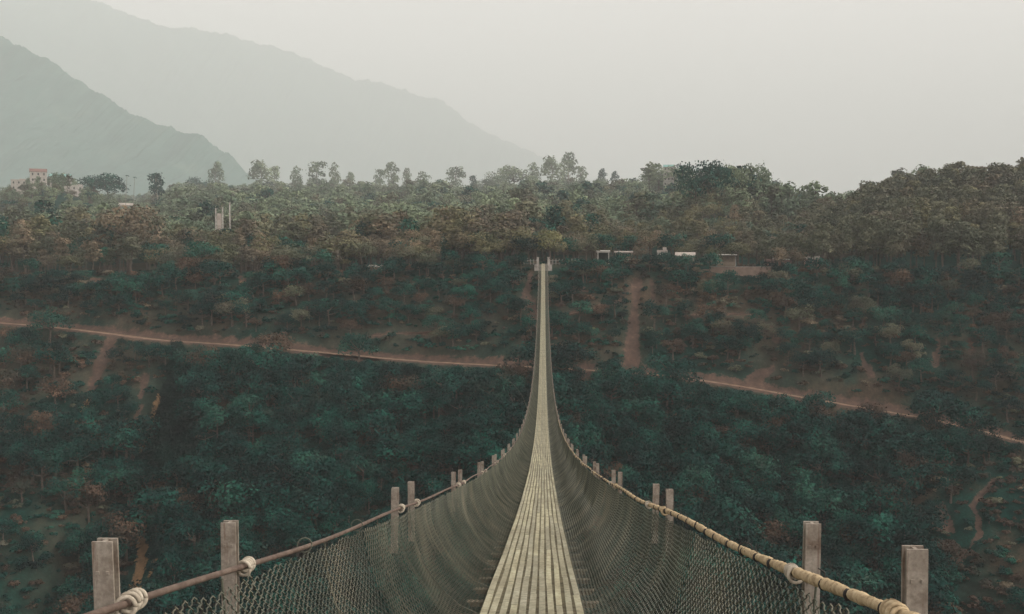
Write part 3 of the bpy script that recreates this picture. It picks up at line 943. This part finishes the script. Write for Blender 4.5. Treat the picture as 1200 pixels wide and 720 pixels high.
# ------------------------------------------------------------------ trees one can point at
SP = [
    # kind, leaf, u of trunk, v of the top, distance, width, label
    ('tall', 'pale', 253, 191, 1510, 1.0, 'slim hazy tree alone on the skyline, with a small round head'),
    ('tall', 'pale', 306, 189, 1525, 1.5, 'broad square-headed hazy tree on the skyline beside a slimmer twin'),
    ('tall', 'pale', 322, 196, 1555, 1.0, 'slim hazy tree touching the broad square-headed one on the skyline'),
    ('tall', 'pale', 349, 197, 1510, 1.0, 'round-headed hazy skyline tree at the near foot of the tallest clump'),
    ('tall', 'pale', 371, 191, 1510, 1.6, 'widest and tallest hazy tree of the left skyline clump'),
    ('tall', 'pale', 394, 193, 1532, .85, 'narrow upright hazy skyline tree just after the tallest clump'),
    ('tall', 'pale', 410, 204, 1570, .9, 'short oval hazy skyline tree beside the narrow upright one'),
    ('tall', 'pale', 444, 200, 1570, 1.1, 'pointed hazy skyline tree at the start of the low middle stretch'),
    ('tall', 'pale', 461, 193, 1600, 1.1, 'thin-crowned hazy skyline tree with sky showing through its head'),
    ('tall', 'pale', 476, 198, 1630, .8, 'small wispy hazy tree next to the thin-crowned skyline tree'),
    ('tall', 'pale', 491, 203, 1510, 1.5, 'low domed hazy tree on the skyline left of the round one'),
    ('tall', 'pale', 533, 192, 1600, 1.25, 'perfectly round hazy tree standing alone above the middle skyline'),
    ('broad', 'pale', 578, 206, 1480, 1.3, 'low spreading tree at the left foot of the wide skyline dome'),
    ('broad', 'pale', 602, 197, 1510, 1.5, 'wide domed tree on the skyline above the bridge end'),
    ('tall', 'pale', 626, 193, 1630, 1.0, 'faint bare-stemmed tree on the skyline above the bridge'),
    ('tall', 'pale', 647, 184, 1570, 1.35, 'dense tall hazy tree on the skyline right over the bridge end'),
    ('tall', 'pale', 665, 180, 1600, 1.1, 'tallest hazy skyline tree, gaunt, right of the bridge line'),
    ('tall', 'pale', 681, 196, 1600, 1.2, 'sloping hazy tree leaning off the tallest skyline tree'),
    ('tall', 'mid', 707, 200, 1510, .8, 'small dark skyline tree in the low pale gap'),
    ('tall', 'mid', 722, 203, 1510, .8, 'stubby skyline tree in the low gap before the teal house'),
    ('broad', 'mid', 815, 192, 455, 1.6, 'great round dark tree bulging over the skyline right of the teal house'),
    ('broad', 'mid', 838, 193, 465, 1.4, 'round tree merging into the great dark dome on the skyline'),
    ('broad', 'pale', 862, 195, 480, 1.4, 'round paler tree finishing the skyline dome on its right'),
    ('broad', 'pale', 888, 195, 500, 1.3, 'faint round tree between the dome and the pine hill'),
    ('broad', 'pale', 905, 203, 510, 1.1, 'last faint round tree before the pine hill starts'),
    ('broad', 'mid', 110, 206, 860, 1.2, 'twin domed tree left of the palms on the left skyline'),
    ('broad', 'mid', 126, 207, 870, 1.2, 'twin domed tree next to the palms on the left skyline'),
    ('tall', 'mid', 184, 205, 880, 1.2, 'small round-headed tree alone between palms and skyline trees'),
    ('broad', 'mid', 233, 210, 1420, 1.2, 'dark domed tree at the foot of the slim skyline tree'),
    ('tall', 'mid', 555, 207, 1480, 1.0, 'short pointed tree in the dip of the middle skyline'),
    ('broad', 'yellow', 645, 270, 310, 1.0, 'bright yellow-green tree right behind the bridge end'),
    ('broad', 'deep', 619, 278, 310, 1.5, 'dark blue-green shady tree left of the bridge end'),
    ('broad', 'olive', 535, 243, 330, 1.5, 'big olive tree with a high rounded head left of the bridgehead'),
    ('broad', 'brown', 585, 252, 326, 1.8, 'wide flat-topped tan tree nearest the bridgehead'),
    ('broad', 'olive', 552, 272, 316, 1.5, 'low tan tree in front of the big olive tree'),
    ('broad', 'olive', 600, 268, 314, 1.2, 'drooping olive tree beside the dark shady one'),
    ('broad', 'brown', 480, 283, 312, 1.5, 'tan-topped tree on the rim, over dark bushes'),
    ('broad', 'yellow', 691, 388, 278, 1.5, 'pale yellow bush alone on the slope right of the bridge'),
    ('broad', 'brown', 908, 360, 292, 1.7, 'orange-brown tree standing out on the right slope'),
    ('broad', 'brown', 1145, 320, 300, 1.9, 'rusty bush at the rim under the right-hand pines'),
    ('broad', 'olive', 395, 272, 318, 1.4, 'tan bushy tree on the rim between pillars and bridge'),
    ('broad', 'brown', 300, 292, 312, 1.6, 'sandy brown tree on the rim below the white pillars'),
    ('broad', 'brown', 150, 245, 335, 1.7, 'broad pinkish brown tree crown over the left pine trunks'),
]
for k, leaf, uu, vt, dist, wide, lab in SP:
    d = ray(uu, vt)
    top = CAM + d * (dist / d[1])
    g = float(terrain(top[0], top[1]))
    h = max(top[2] - g, 2.0)
    sc = .93 if k == 'broad' else .99
    place_tree(k, leaf, (top[0], top[1], g), h / sc, wide * (.85 if k == 'tall' else 1.0) if dist > 700 else min(wide, 13 / h * wide), lab, 'trees that stand out', pale=(k == 'tall'))


def palm(p, h, lab):
    o = empty('palm_tree', p, random.uniform(0, 6))
    tag(o, lab, 'palm', 'palms on the left skyline')
    t = MB(); zz = np.linspace(0, h, 8)
    t.tube(np.stack([.03 * zz ** 1.2, .0 * zz, zz], 1), np.linspace(.22, .14, 8), 7)
    t.build('trunk', BARK_PALE, o)
    c = MB()
    for i in range(13):
        a = i * 2.399; dr = .5 + .5 * (i % 3) / 2
        s = np.linspace(0, 1, 6)
        L = 2.6
        px_ = np.stack([.03 * h ** 1.2 + math.cos(a) * L * s * dr, math.sin(a) * L * s * dr, h + 1.3 * s * (1.2 - dr * .4) - 2.1 * s ** 2 * dr], 1)
        side = np.array([-math.sin(a), math.cos(a), 0])
        wd = .38 * np.sin(np.clip(s * .9 + .1, 0, 1) * math.pi)[:, None]
        A = px_ - side * wd - np.array([0, 0, .14]) * wd; B = px_ + side * wd - np.array([0, 0, .14]) * wd
        for j in range(5):
            c.add([A[j], px_[j], px_[j + 1], A[j + 1]], [(0, 1, 2, 3)])
            c.add([px_[j], B[j], B[j + 1], px_[j + 1]], [(0, 1, 2, 3)])
    c.build('crown', LEAF_MID, o)


for uu, vt, lab in ((146, 206, 'feathery palm in front of the small white house'), (155, 208, 'second feathery palm, nearer the round-headed tree')):
    d = ray(uu, vt); q = CAM + d * (840 / d[1]); g = float(terrain(q[0], q[1]))
    palm((q[0], q[1], g), max(q[2] - g, 4), lab)

# ------------------------------------------------------------------ buildings
def face_cam(p): return math.atan2(p[0] - CAM[0], -(p[1] - CAM[1])) if False else -math.atan2(p[0] - CAM[0], p[1] - CAM[1])


def house(name, key, w, dp, h, wall, roof, label, cat='house', group=None, floors=1, bays=3, rz=0.0, lift=0.0, flat=False, eave=.35):
    p = BUILD[key]
    o = empty(name, (p[0], p[1], p[2] + lift), face_cam(p) + rz)
    tag(o, label, cat, group)
    m = MB(); m.box((0, 0, h / 2 - .75), (w, dp, h + 1.5)); m.build('wall', wall, o)
    r_ = MB()
    if flat:
        r_.box((0, 0, h + .1), (w + .3, dp + .3, .2)); r_.box((0, -dp / 2, h + .45), (w + .3, .12, .5)); r_.box((w * .25, 0, h + .9), (w * .4, dp * .5, 1.4))
    else:
        e = eave; rh = .28 * dp
        v = [(-w / 2 - e, -dp / 2 - e, h - .02), (w / 2 + e, -dp / 2 - e, h - .02), (w / 2 + e, dp / 2 + e, h - .02), (-w / 2 - e, dp / 2 + e, h - .02), (-w / 2 - e, 0, h + rh), (w / 2 + e, 0, h + rh)]
        v2 = [(a, b, c + .12) for a, b, c in v]
        r_.add(v + v2, [(6, 7, 11, 10), (8, 9, 10, 11), (0, 4, 5, 1), (2, 5, 4, 3), (0, 1, 7, 6), (2, 3, 9, 8), (0, 6, 10, 4), (4, 10, 9, 3), (1, 5, 11, 7), (5, 2, 8, 11)])
        for s in (-1, 1):
            xg = s * (w / 2 - .02)
            r_.add([(xg, -dp / 2, h - .1), (xg, dp / 2, h - .1), (xg, 0, h + rh * .96)], [(0, 1, 2)])
    r_.build('roof', roof, o)
    fh = h / floors
    for f in range(floors):
        for i in range(bays):
            cx = (i + .5) / bays * w - w / 2
            isdoor = f == 0 and i == bays // 2
            ww = min(w / bays * .5, 1.1); wh = 1.9 if isdoor else fh * .4
            cz = wh / 2 + .05 if isdoor else f * fh + fh * .58
            b_ = MB(); b_.box((cx, -dp / 2 - .03, cz), (ww, .08, wh)); wn = b_.build('door' if isdoor else 'window', DARK, o)
            fr = MB()
            for s in (-1, 1): fr.box((cx + s * (ww / 2 + .05), -dp / 2 - .05, cz), (.1, .12, wh + .2))
            fr.box((cx, -dp / 2 - .05, cz + wh / 2 + .05), (ww, .12, .1))
            fr.build('frame', WHITE_PAINT, wn)
    return o


def shelter(name, key, w, dp, h, post, roofm, backm, label, cat, thick=.25, lift=0.0, back=True, counter=True, rz=0.0):
    p = BUILD[key]
    o = empty(name, (p[0], p[1], p[2] + lift), face_cam(p) + rz)
    tag(o, label, cat, 'roadside stalls and huts')
    for a, b in ((-1, -1), (1, -1), (1, 1), (-1, 1)):
        m = MB(); m.box((a * (w / 2 - .16), b * (dp / 2 - .16), h / 2 - .5), (.32, .32, h + 1.0)); m.build('post', post, o)
    m = MB(); sl = .25
    m.add([(-w / 2 - .3, -dp / 2 - .3, h), (w / 2 + .3, -dp / 2 - .3, h), (w / 2 + .3, dp / 2 + .3, h + sl), (-w / 2 - .3, dp / 2 + .3, h + sl),
           (-w / 2 - .3, -dp / 2 - .3, h + thick), (w / 2 + .3, -dp / 2 - .3, h + thick), (w / 2 + .3, dp / 2 + .3, h + thick + sl), (-w / 2 - .3, dp / 2 + .3, h + thick + sl)],
          [(0, 3, 2, 1), (4, 5, 6, 7), (0, 1, 5, 4), (1, 2, 6, 5), (2, 3, 7, 6), (3, 0, 4, 7)])
    m.build('roof', roofm, o)
    if back:
        m = MB(); m.box((0, dp / 2 - .26, h / 2 - .3), (w - .5, .06, h + .5)); m.build('back_wall', backm, o)
    if counter:
        m = MB(); m.box((0, -dp / 2 + .15, .5), (w - .5, .35, 1.0)); m.box((0, -dp / 2 + .12, 1.03), (w - .46, .5, .06)); m.build('counter', backm, o)
    return o


shelter('booth', 'booth', 3.6, 3.0, 3.0, WHITE_PAINT, WHITE_PAINT, DARK, 'small white-framed open booth with dark inside, nearest the bridgehead', 'booth', .5, .5)
shelter('shed', 'shed', 5.2, 3.4, 2.9, TAN_WALL, GREY_ROOF, TAN_WALL, 'wide open shed with a flat tan roof next to the white booth', 'shed', .35, .5)
house('hut', 'hut', 3.0, 3.0, 3.6, WHITE_PAINT, GREY_ROOF, 'pale square hut between the tan shed and the brown hut', 'hut', 'roadside stalls and huts', bays=2, flat=True)
house('hut', 'pinkroof', 5.6, 4.0, 2.6, BROWN_WALL, GREY_ROOF, 'low brown hut with a sloping sheet roof by the roadside', 'hut', 'roadside stalls and huts', bays=3)
shelter('stall', 'stall', 6.0, 3.0, 3.0, WHITE_PAINT, WHITE_PAINT, TAN_WALL, 'open stall under a thin white roof on the retaining wall', 'stall', .22, .5)
p = BUILD['wall'].copy(); p[2] = BUILD['stall'][2] - .2
o = empty('retaining_wall', tuple(p), face_cam(p)); tag(o, 'long tan retaining wall under the white-roofed stall', 'wall')
m = MB(); m.box((1.5, -1, -2.2), (17, .5, 5.0), taper=1.0); m.build('masonry', BROWN_WALL, o)
m = MB(); m.box((1.5, -1, .36), (17.4, .7, .12)); m.build('coping', CONCRETE, o)
m = MB(); m.box((-9, -.7, -1.9), (7, .4, 3.0)); m.build('masonry', BROWN_WALL, o)
house('cabin', 'pink_a', 3.2, 2.6, 2.4, PINK_WALL, RED_ROOF, 'narrow pink cabin glimpsed between pine trunks, nearest the stalls', 'cabin', 'pink cabins among the pines', bays=1)
house('cabin', 'pink_b', 5.6, 3.0, 2.7, PINK_WALL, WHITE_PAINT, 'wide pink cabin with a white roof behind the pine trunks', 'cabin', 'pink cabins among the pines', bays=3)
house('cabin', 'pink_c', 4.6, 3.0, 2.5, PINK_WALL, GREY_ROOF, 'pink cabin with a grey roof, last of the row among the pines', 'cabin', 'pink cabins among the pines', bays=2)
house('cabin', 'pink_d', 4.0, 3.0, 2.3, PINK_WALL, WHITE_PAINT, 'lone pink cabin high in the pine hill at the right', 'cabin', 'pink cabins among the pines', bays=2)
house('low_hut', 'lowroof', 4.0, 2.0, 1.8, TAN_WALL, GREY_ROOF, 'low pale-roofed hut on the rim between the tan bushes', 'hut', bays=2)

p = BUILD['pillars']
zt = CAM[2] + ray(262, 238)[2] / ray(262, 238)[1] * p[1]
hh = max(zt - p[2], 4.5)
o = empty('white_gateway', tuple(p), face_cam(p)); tag(o, 'tall white pillars with a pale panel among the trees on the left', 'gateway')
for xx, hgt in ((-2.7, hh * .9), (-.1, hh * .92), (2.6, hh)):
    m = MB(); m.box((xx, 0, hgt / 2), (.5, .5, hgt)); m.box((xx, 0, hgt + .1), (.66, .66, .2)); m.build('pillar', WHITE_PAINT, o)
m = MB(); m.box((-1.4, .1, hh * .62), (1.7, .12, hh * .4)); m.build('panel', GREY_ROOF, o)

house('village_house', 'village', 13, 10, 14, CONCRETE, RED_ROOF, 'three-storey house with a red roof in the left village', 'house', 'village houses on the left', floors=3, bays=3)
house('village_house', 'village2', 12, 9, 13, CONCRETE, GREY_ROOF, 'flat-roofed unfinished house left of the red-roofed one', 'house', 'village houses on the left', floors=3, bays=3, flat=True)
house('village_house', 'village3', 17, 9, 12, CONCRETE, TEAL_ROOF, 'long house with a greenish roof right of the red-roofed one', 'house', 'village houses on the left', floors=3, bays=4)
house('village_house', 'white', 9, 6, 8, WHITE_PAINT, WHITE_PAINT, 'small bright white house below the domed trees', 'house', 'village houses on the left', floors=2, bays=2, flat=True)
house('village_house', 'palmhouse', 14, 7, 9, WHITE_PAINT, GREY_ROOF, 'white house half hidden behind the two palms', 'house', 'village houses on the left', floors=2, bays=3)
house('teal_house', 'teal', 9, 8, 17, WHITE_PAINT, TEAL_ROOF, 'tall house with a teal roof on the skyline beside the great round tree', 'house', floors=4, bays=3)
house('white_house', 'midwhite', 4, 4, 6, WHITE_PAINT, GREY_ROOF, 'tiny white house in the wood above the bridge end', 'house', floors=2, bays=2)
house('white_house', 'backwhite', 5, 4, 9, WHITE_PAINT, GREY_ROOF, 'white house peeping out under the skyline dome trees', 'house', floors=2, bays=2)

# ------------------------------------------------------------------ far bridgehead
o = empty('bridge_abutment', (0, 303, -1.75)); tag(o, 'pale concrete block that anchors the far bridge end', 'abutment')
m = MB(); m.box((0, 1.0, -2.0), (5.2, 5.0, 3.9)); m.build('footing', CONCRETE, o)
for s in (-1, 1):
    m = MB(); m.box((s * 1.55, 0, .95), (.55, .7, 2.0)); m.box((s * 1.55, 0, 2.05), (.75, .9, .2)); m.build('pillar', CONCRETE, o)
o = empty('rail_fence', (0, 306, -1.8)); tag(o, 'weathered pale picket rail across the far bridge end', 'fence')
for i in range(-11, 12):
    if abs(i) < 2: continue
    xx = i * .95
    g = float(terrain(xx, 306.0)) + 1.8
    m = MB(); m.box((xx, 0, g + .65), (.16, .16, 1.9 + .5 * random.random())); m.build('picket', WHITE_PAINT if i % 3 else CONCRETE, o)
for s in (-1, 1):
    for hz in (.45, 1.15):
        gs = [float(terrain(s * q, 306.0)) + 1.8 for q in (1.7, 10.6)]
        m = MB(); m.tube([(s * 1.7, .1, gs[0] + hz), (s * 10.6, .1, gs[1] + hz)], .06, 5); m.build('rail', CONCRETE, o)

# ------------------------------------------------------------------ the bridge
BR = empty('suspension_footbridge', (0, -6, float(zdeck(-6))))
tag(BR, 'long sagging steel footbridge with slatted deck and wire-net sides crossing the valley', 'bridge')
OFF = np.array([0, -6, float(zdeck(-6))])


def bpart(mb, name, mat, parent=None):
    mb.v = [(a - OFF[0], b - OFF[1], c - OFF[2]) for a, b, c in mb.v] if parent is None or parent is not None else mb.v
    o = mb.build(name, mat, BR if parent is None else parent)
    return o


def along(y0, y1, st0=.6, grow=1.012):
    out = [y0]; st = st0
    while out[-1] < y1: out.append(min(out[-1] + st, y1)); st = min(st * grow, 4.0)
    return np.array(out)


YS = along(-6, LB)
ZS = zdeck(YS)

# deck: ten long slats over thin cross rods
deck = MB()
NSL, DW = 11, 1.06
pitch = DW / NSL
for i in range(NSL):
    xc = -DW / 2 + (i + .5) * pitch
    wv = .0045 * np.sin(YS * .9 + i * 1.7) + .003 * np.sin(YS * .31 + i)
    hw = .034
    zt = ZS + .004 * np.sin(YS * .7 + i * 2.3)
    prof = [(-hw, -.03), (-hw, 0.0), (hw, 0.0), (hw, -.03)]
    joints = [0] + [k for k in range(2, len(YS) - 1) if YS[k] < 70 and (k + i * 2) % 5 == 0] + [len(YS) - 1]
    for j0, j1 in zip(joints[:-1], joints[1:]):
        dx0, dx1 = random.uniform(-.004, .004), random.uniform(-.004, .004); dz = random.uniform(-.003, .003)
        hq = hw * random.uniform(.93, 1.03)
        vs = []
        ks = list(range(j0, j1 + 1)); 
        for q, k in enumerate(ks):
            f_ = q / (len(ks) - 1)
            yk = YS[k] + (.005 if q == 0 else -.005 if q == len(ks) - 1 else 0)
            for (a_, b_) in prof: vs.append((xc + wv[k] + dx0 * (1 - f_) + dx1 * f_ + (hq if a_ > 0 else -hq), yk, zt[k] + b_ + dz))
        m_ = len(ks)
        fs = [(k * 4 + j, k * 4 + j + 1, k * 4 + 4 + j + 1, k * 4 + 4 + j) for k in range(m_ - 1) for j in range(3)]
        fs += [(0, 1, 2, 3), tuple((m_ - 1) * 4 + j for j in (3, 2, 1, 0))]
        deck.add(vs, fs)
yy = 1.5
while yy < 150:
    zc = float(zdeck(yy)) - .012
    big = yy < 45
    deck.box((0, yy, zc + .001), (DW - .01, .018 if big else .04, .012), m=1)
    yy += .095 if yy < 40 else .19 if yy < 80 else .5
bpart(deck, 'deck', [DECK, STEEL_DARK])

# main cables under the deck edges
for xc in (-.40, -.14, .14, .40):
    m = MB(); m.tube(np.stack([np.full(len(YS), xc), YS, ZS - .13], 1), .018, 5); bpart(m, 'main_cable', STEEL_BEAM)

# crossbeams that reach past the deck on both sides
def beam(y): 
    m = MB(); z0 = float(zdeck(y)) - .085
    m.box((0, y, z0), (1.40, .06, .05)); m.box((0, y, z0 + .0265), (1.46, .085, .008))
    return m
ys_b = [1.2 + 1.0 * i for i in range(299)]
for y0 in ys_b[:100]: bpart(beam(y0), 'crossbeam', STEEL_BEAM)
m = MB()
for y0 in ys_b[100:]:
    if y0 < LB: m.box((0, y0, float(zdeck(y0)) - .08), (1.42, .07, .05))
bpart(m, 'crossbeam_row', STEEL_BEAM)['kind'] = 'stuff'

# handrails
def hand(side, y):
    y = np.asarray(y, float)
    return np.stack([side * (HALF + .018 * np.sin(y * .8 + side) * np.exp(-y / 80)), y, zdeck(y) + HAND - .022 * (1 - np.cos((y - 3.1) * 2 * math.pi / 5.6)) * .5], -1)


YH = along(-6, LB, .25)
HL = MB(); HL.tube(hand(-1, YH), .0135, 8); HL.smooth = True
hl = bpart(HL, 'handrail_cable', RUST)
HR = MB(); HR.tube(hand(1, YH), .0135, 8); HR.smooth = True
hr = bpart(HR, 'handrail_cable', RUST)
# rope wrapped round the cable on the right, in short lengths bound with black ties
yy = 1.9; nseg = 0
far_rope = MB(); far_rope.smooth = True
while yy < 75:
    L_ = random.uniform(.26, .52) * (1 if yy < 25 else 1.8)
    gap = random.uniform(.012, .04) if yy < 18 else random.uniform(.05, .5)
    if random.random() < .1: gap += random.uniform(.1, .25)
    st = .0045 if yy < 14 else .02 if yy < 20 else .1
    t = np.arange(yy, yy + L_, st)
    c = hand(1, t); c[:, 2] += .004
    s_ = (t - yy) / L_
    body = .0192 * (1 + .10 * np.sin(s_ * 3.1 + nseg) + .06 * np.sin(s_ * 9 + nseg * 2.1)) * np.clip(np.minimum(s_, 1 - s_) * 14 + .62, 0, 1)
    body = body + .0022 * vnoise(t / .03, t * 0 + nseg, 61)
    if yy < 14: body = body + .0034 * np.cos((t - yy) / .019 * 2 * math.pi + .8 * np.sin(t * 40))
    m = MB(); m.smooth = True
    if len(c) > 2:
        if nseg < 75:
            m.tube(c, body, 10 if yy < 20 else 6); bpart(m, 'rope_wrap', ROPE, hr)
            e = hand(1, yy + L_ + gap / 2)
            tm = MB(); tm.torus(e, (0, 1, -.2), .021, .006, 12, 5)
            if random.random() < .6: tm.tube([e + np.array([0, 0, .02]), e + np.array([random.uniform(-.02, .02), .01, .045]), e + np.array([random.uniform(-.03, .03), .02, .06])], .003, 4)
            bpart(tm, 'tie', TIE, hr)
        else: far_rope.tube(c, body * .9, 5)
    nseg += 1
    yy += L_ + gap
if far_rope.v: bpart(far_rope, 'rope_wrap_row', ROPE, hr)['kind'] = 'stuff'

# posts: H-section steel uprights in pairs
POST_Y = []
base = 3.22
while base < LB - 3:
    POST_Y += [base, base + 1.26]
    base += 6.24


def h_post(side, y, top):
    m = MB(); zb = float(zdeck(y)) + .66; zt = float(zdeck(y)) + top
    x0 = side * (HALF + .033 + .026)
    h = zt - zb; zc = (zt + zb) / 2
    tl = random.uniform(-.014, .014)
    m.box((x0, y - .0205, zc), (.066, .009, h)); m.box((x0, y + .0205, zc), (.066, .009, h)); m.box((x0, y, zc), (.012, .0318, h - .004))
    if y < 12:
        for dz in (.10, .26):
            for dx in (-.016, .016): m.box((x0 + dx, y - .0275, zt - dz), (.011, .006, .011), rz=.0)
    m.v = [(a + tl * (c - zb) / h, b, c) for a, b, c in m.v]
    return m


for i, y0 in enumerate(POST_Y[:50]):
    for s in (-1, 1):
        bpart(h_post(s, y0, 1.285 + random.uniform(-.012, .012)), 'post', STEEL_POST)
m = MB()
for y0 in POST_Y[50:]:
    for s in (-1, 1):
        zb = float(zdeck(y0)); m.box((s * (HALF + .06), y0, zb + .98), (.062, .08, .64))
bpart(m, 'post_row', STEEL_POST)['kind'] = 'stuff'

# rope coils that lash the handrails to the posts
for i, y0 in enumerate(POST_Y[:14]):
    for s, par in ((-1, hl), (1, hr)):
        m = MB(); m.smooth = True
        c0 = hand(s, y0 + (.05 if s < 0 else -.03))
        n = 4 if i < 4 else 3
        for q in range(n):
            r_ = (.031 if i == 0 else .026) + .005 * math.sin(q * 2.1 + i)
            m.torus(c0 + np.array([-s * .006, (q - (n - 1) / 2) * (.03 if i == 0 else .024), .004 * math.sin(q * 1.3)]), (random.uniform(-.3, .3), 1, -.2 + random.uniform(-.2, .2)), .001 + r_ * (1, .86, 1.08, .92)[q % 4], .0078, 20, 8)
        bpart(m, 'rope_coil', ROPE_WHITE if s < 0 or i % 2 else ROPE, par)
for s, par, ysr in ((-1, hl, (5.62, 7.15)), (1, hr, (5.55, 7.3))):
    for y0 in ysr:
        m = MB(); m.smooth = True
        m.torus(hand(s, y0) + np.array([0, 0, .012]), (.35 * s, 1, -.15), .040, .0036, 20, 6)
        bpart(m, 'wire_ring', WIRE if s < 0 else TIE, par)


# netting: chain-link wires hung from handrail to crossbeam ends
def net_xz(t, bulge=0):
    """t 0 at the bottom, 1 at the top: outward and up from beside the deck"""
    return .515 + (HALF - .53) * np.sin(np.clip(t, 0, 1) * math.pi / 2) ** .85 + .012 * t, -.045 + (HAND + .015) * t ** 1.3


def net(side):
    segsV = []
    def wires(y0, y1, p, r, rows, nside, smooth=1):
        ks = np.arange(int((y1 - y0) / p))
        base = y0 + ks * p
        rows *= smooth
        t = np.linspace(0, .985, rows + 1)
        zig = (np.where(np.arange(rows + 1) % 2 == 0, -.5, .5) if smooth == 1 else -.5 * np.cos(np.arange(rows + 1) * math.pi / smooth)) * p * .74
        alt = np.where(ks % 2 == 0, 1, -1)
        Yw = base[:, None] + zig[None, :] * alt[:, None]
        # slack of the net: slow waves and drifts
        dr = .05 * vnoise(base / .9, base * 0 + side, 77)[:, None] * (np.sin(t * math.pi))[None, :]
        Yw = Yw + dr + .012 * vnoise(base[:, None] / .35 + 0 * t, t[None, :] * 6 + 0 * base[:, None], 79)
        xx, zz = net_xz(t)
        sag = .045 * vnoise(base[:, None] / 1.3, t[None, :] * 2.2 + side * 9, 80) * np.sin(t * math.pi)[None, :]
        Xw = side * (xx[None, :] + sag + .004 * (alt[:, None] * np.where(np.arange(rows + 1) % 2 == 0, 1, -1)[None, :]))
        droop = (.016 + .016 * vnoise(base / .12, base * 0, 82))[:, None] * t[None, :]
        Zw = zdeck(Yw) + zz[None, :] - droop
        P = np.stack([Xw, Yw, Zw], -1)
        a, b = P[:, :-1].reshape(-1, 3), P[:, 1:].reshape(-1, 3)
        d = b - a; d /= np.linalg.norm(d, axis=1)[:, None]
        n1 = np.cross(d, np.array([0.3, .2, 1.0])); n1 /= np.linalg.norm(n1, axis=1)[:, None]
        n2 = np.cross(d, n1)
        for k in range(nside):
            a0, a1 = 2 * math.pi * k / nside, 2 * math.pi * (k + 1) / nside
            o0 = r * (n1 * math.cos(a0) + n2 * math.sin(a0)); o1 = r * (n1 * math.cos(a1) + n2 * math.sin(a1))
            segsV.append(np.stack([a + o0, a + o1, b + o1, b + o0], 1))
    wires(1.0, 7.5, .053, .0034, 40, 4, 3)
    wires(7.5, 18, .046, .0036, 36, 3)
    wires(18, 60, .042, .0038, 30, 3)
    wires(60, 140, .09, .008, 14, 3)
    wires(140, LB - 1, .25, .014, 8, 3)
    V = np.concatenate(segsV)
    o = link('netting', quads_mesh('netting', V - OFF, [WIRE]), BR)
    return o


net(-1); net(1)

# hanger rods from the handrail to the crossbeams, every second metre
def hanger(s, y):
    t = np.linspace(0, 1, 8); xx, zz = net_xz(t)
    m = MB(); m.tube(np.stack([s * (xx + .012), y + 0 * t, zdeck(y) + zz], 1), .0055, 5)
    return m
hy = [2.2 + 2.0 * i for i in range(145)]
for y0 in hy[:50]:
    for s in (-1, 1): bpart(hanger(s, y0), 'hanger_rod', WIRE)
m = MB()
for y0 in hy[50:]:
    for s in (-1, 1):
        if y0 < LB - 1: 
            t = np.linspace(0, 1, 4); xx, zz = net_xz(t)
            m.tube(np.stack([s * (xx + .012), y0 + 0 * t, zdeck(y0) + zz], 1), .008, 3)
bpart(m, 'hanger_row', WIRE)['kind'] = 'stuff'

# a loose wire sprung out of the left handrail
g = hand(-1, 88.0)[None, :] + np.array([(0, 0, 0), (-.35, .3, 1.0), (-1.0, 1.0, 1.9), (-1.9, 2.2, 2.5), (-3.0, 3.6, 2.9)])
g = smooth(resample(g, .25), 5)
m = MB(); m.tube(g, .016, 5)
bpart(m, 'loose_wire', WIRE, hl)

# ------------------------------------------------------------------ haze, sky, sun
m = bpy.data.materials.new('haze'); m.use_nodes = True
nt = m.node_tree
nt.nodes.remove(nt.nodes['Principled BSDF'])
pv = N(nt, 'ShaderNodeVolumePrincipled')
pv.inputs['Color'].default_value = (.885, .94, .93, 1)
pv.inputs['Density'].default_value = 0.000185
pv.inputs['Anisotropy'].default_value = 0.0
nt.links.new(pv.outputs[0], nt.nodes['Material Output'].inputs['Volume'])
hb = MB(); hb.box((0, 12300, 1800), (46000, 26000, 3860))
tag(hb.build('haze', m), kind='stuff')

w = bpy.data.worlds.new('World'); S.world = w; w.use_nodes = True
nt = w.node_tree
bg = nt.nodes['Background']
sky = N(nt, 'ShaderNodeTexSky', sky_type='NISHITA')
AZ, EL = R(98), R(42)
sky.sun_disc = False; sky.sun_elevation = EL; sky.sun_rotation = AZ
sky.altitude = 900; sky.air_density = 1.0; sky.dust_density = 5.0; sky.ozone_density = 1.0
hs = N(nt, 'ShaderNodeHueSaturation'); hs.inputs['Saturation'].default_value = .12
nt.links.new(sky.outputs[0], hs.inputs['Color'])
tint = mixc(nt, 1.0, hs.outputs[0], (1.0, .878, .83), 'MULTIPLY')
nt.links.new(tint, bg.inputs['Color'])
bg.inputs['Strength'].default_value = .15
L = bpy.data.lights.new('sun', 'SUN'); L.energy = 1.5; L.angle = R(14); L.color = (1, .95, .86)
lo = bpy.data.objects.new('sun', L); COL.objects.link(lo)
sd = Vector((math.sin(AZ) * math.cos(EL), math.cos(AZ) * math.cos(EL), math.sin(EL)))
lo.rotation_euler = (-sd).to_track_quat('-Z', 'Y').to_euler()

S.view_settings.view_transform = 'Standard'
S.view_settings.look = 'None'
S.view_settings.exposure = 1.41
S.view_settings.gamma = 1.0
S.cycles.use_denoising = True
S.cycles.max_bounces = 6
S.cycles.diffuse_bounces = 3
S.cycles.volume_bounces = 1
S.render.film_transparent = False
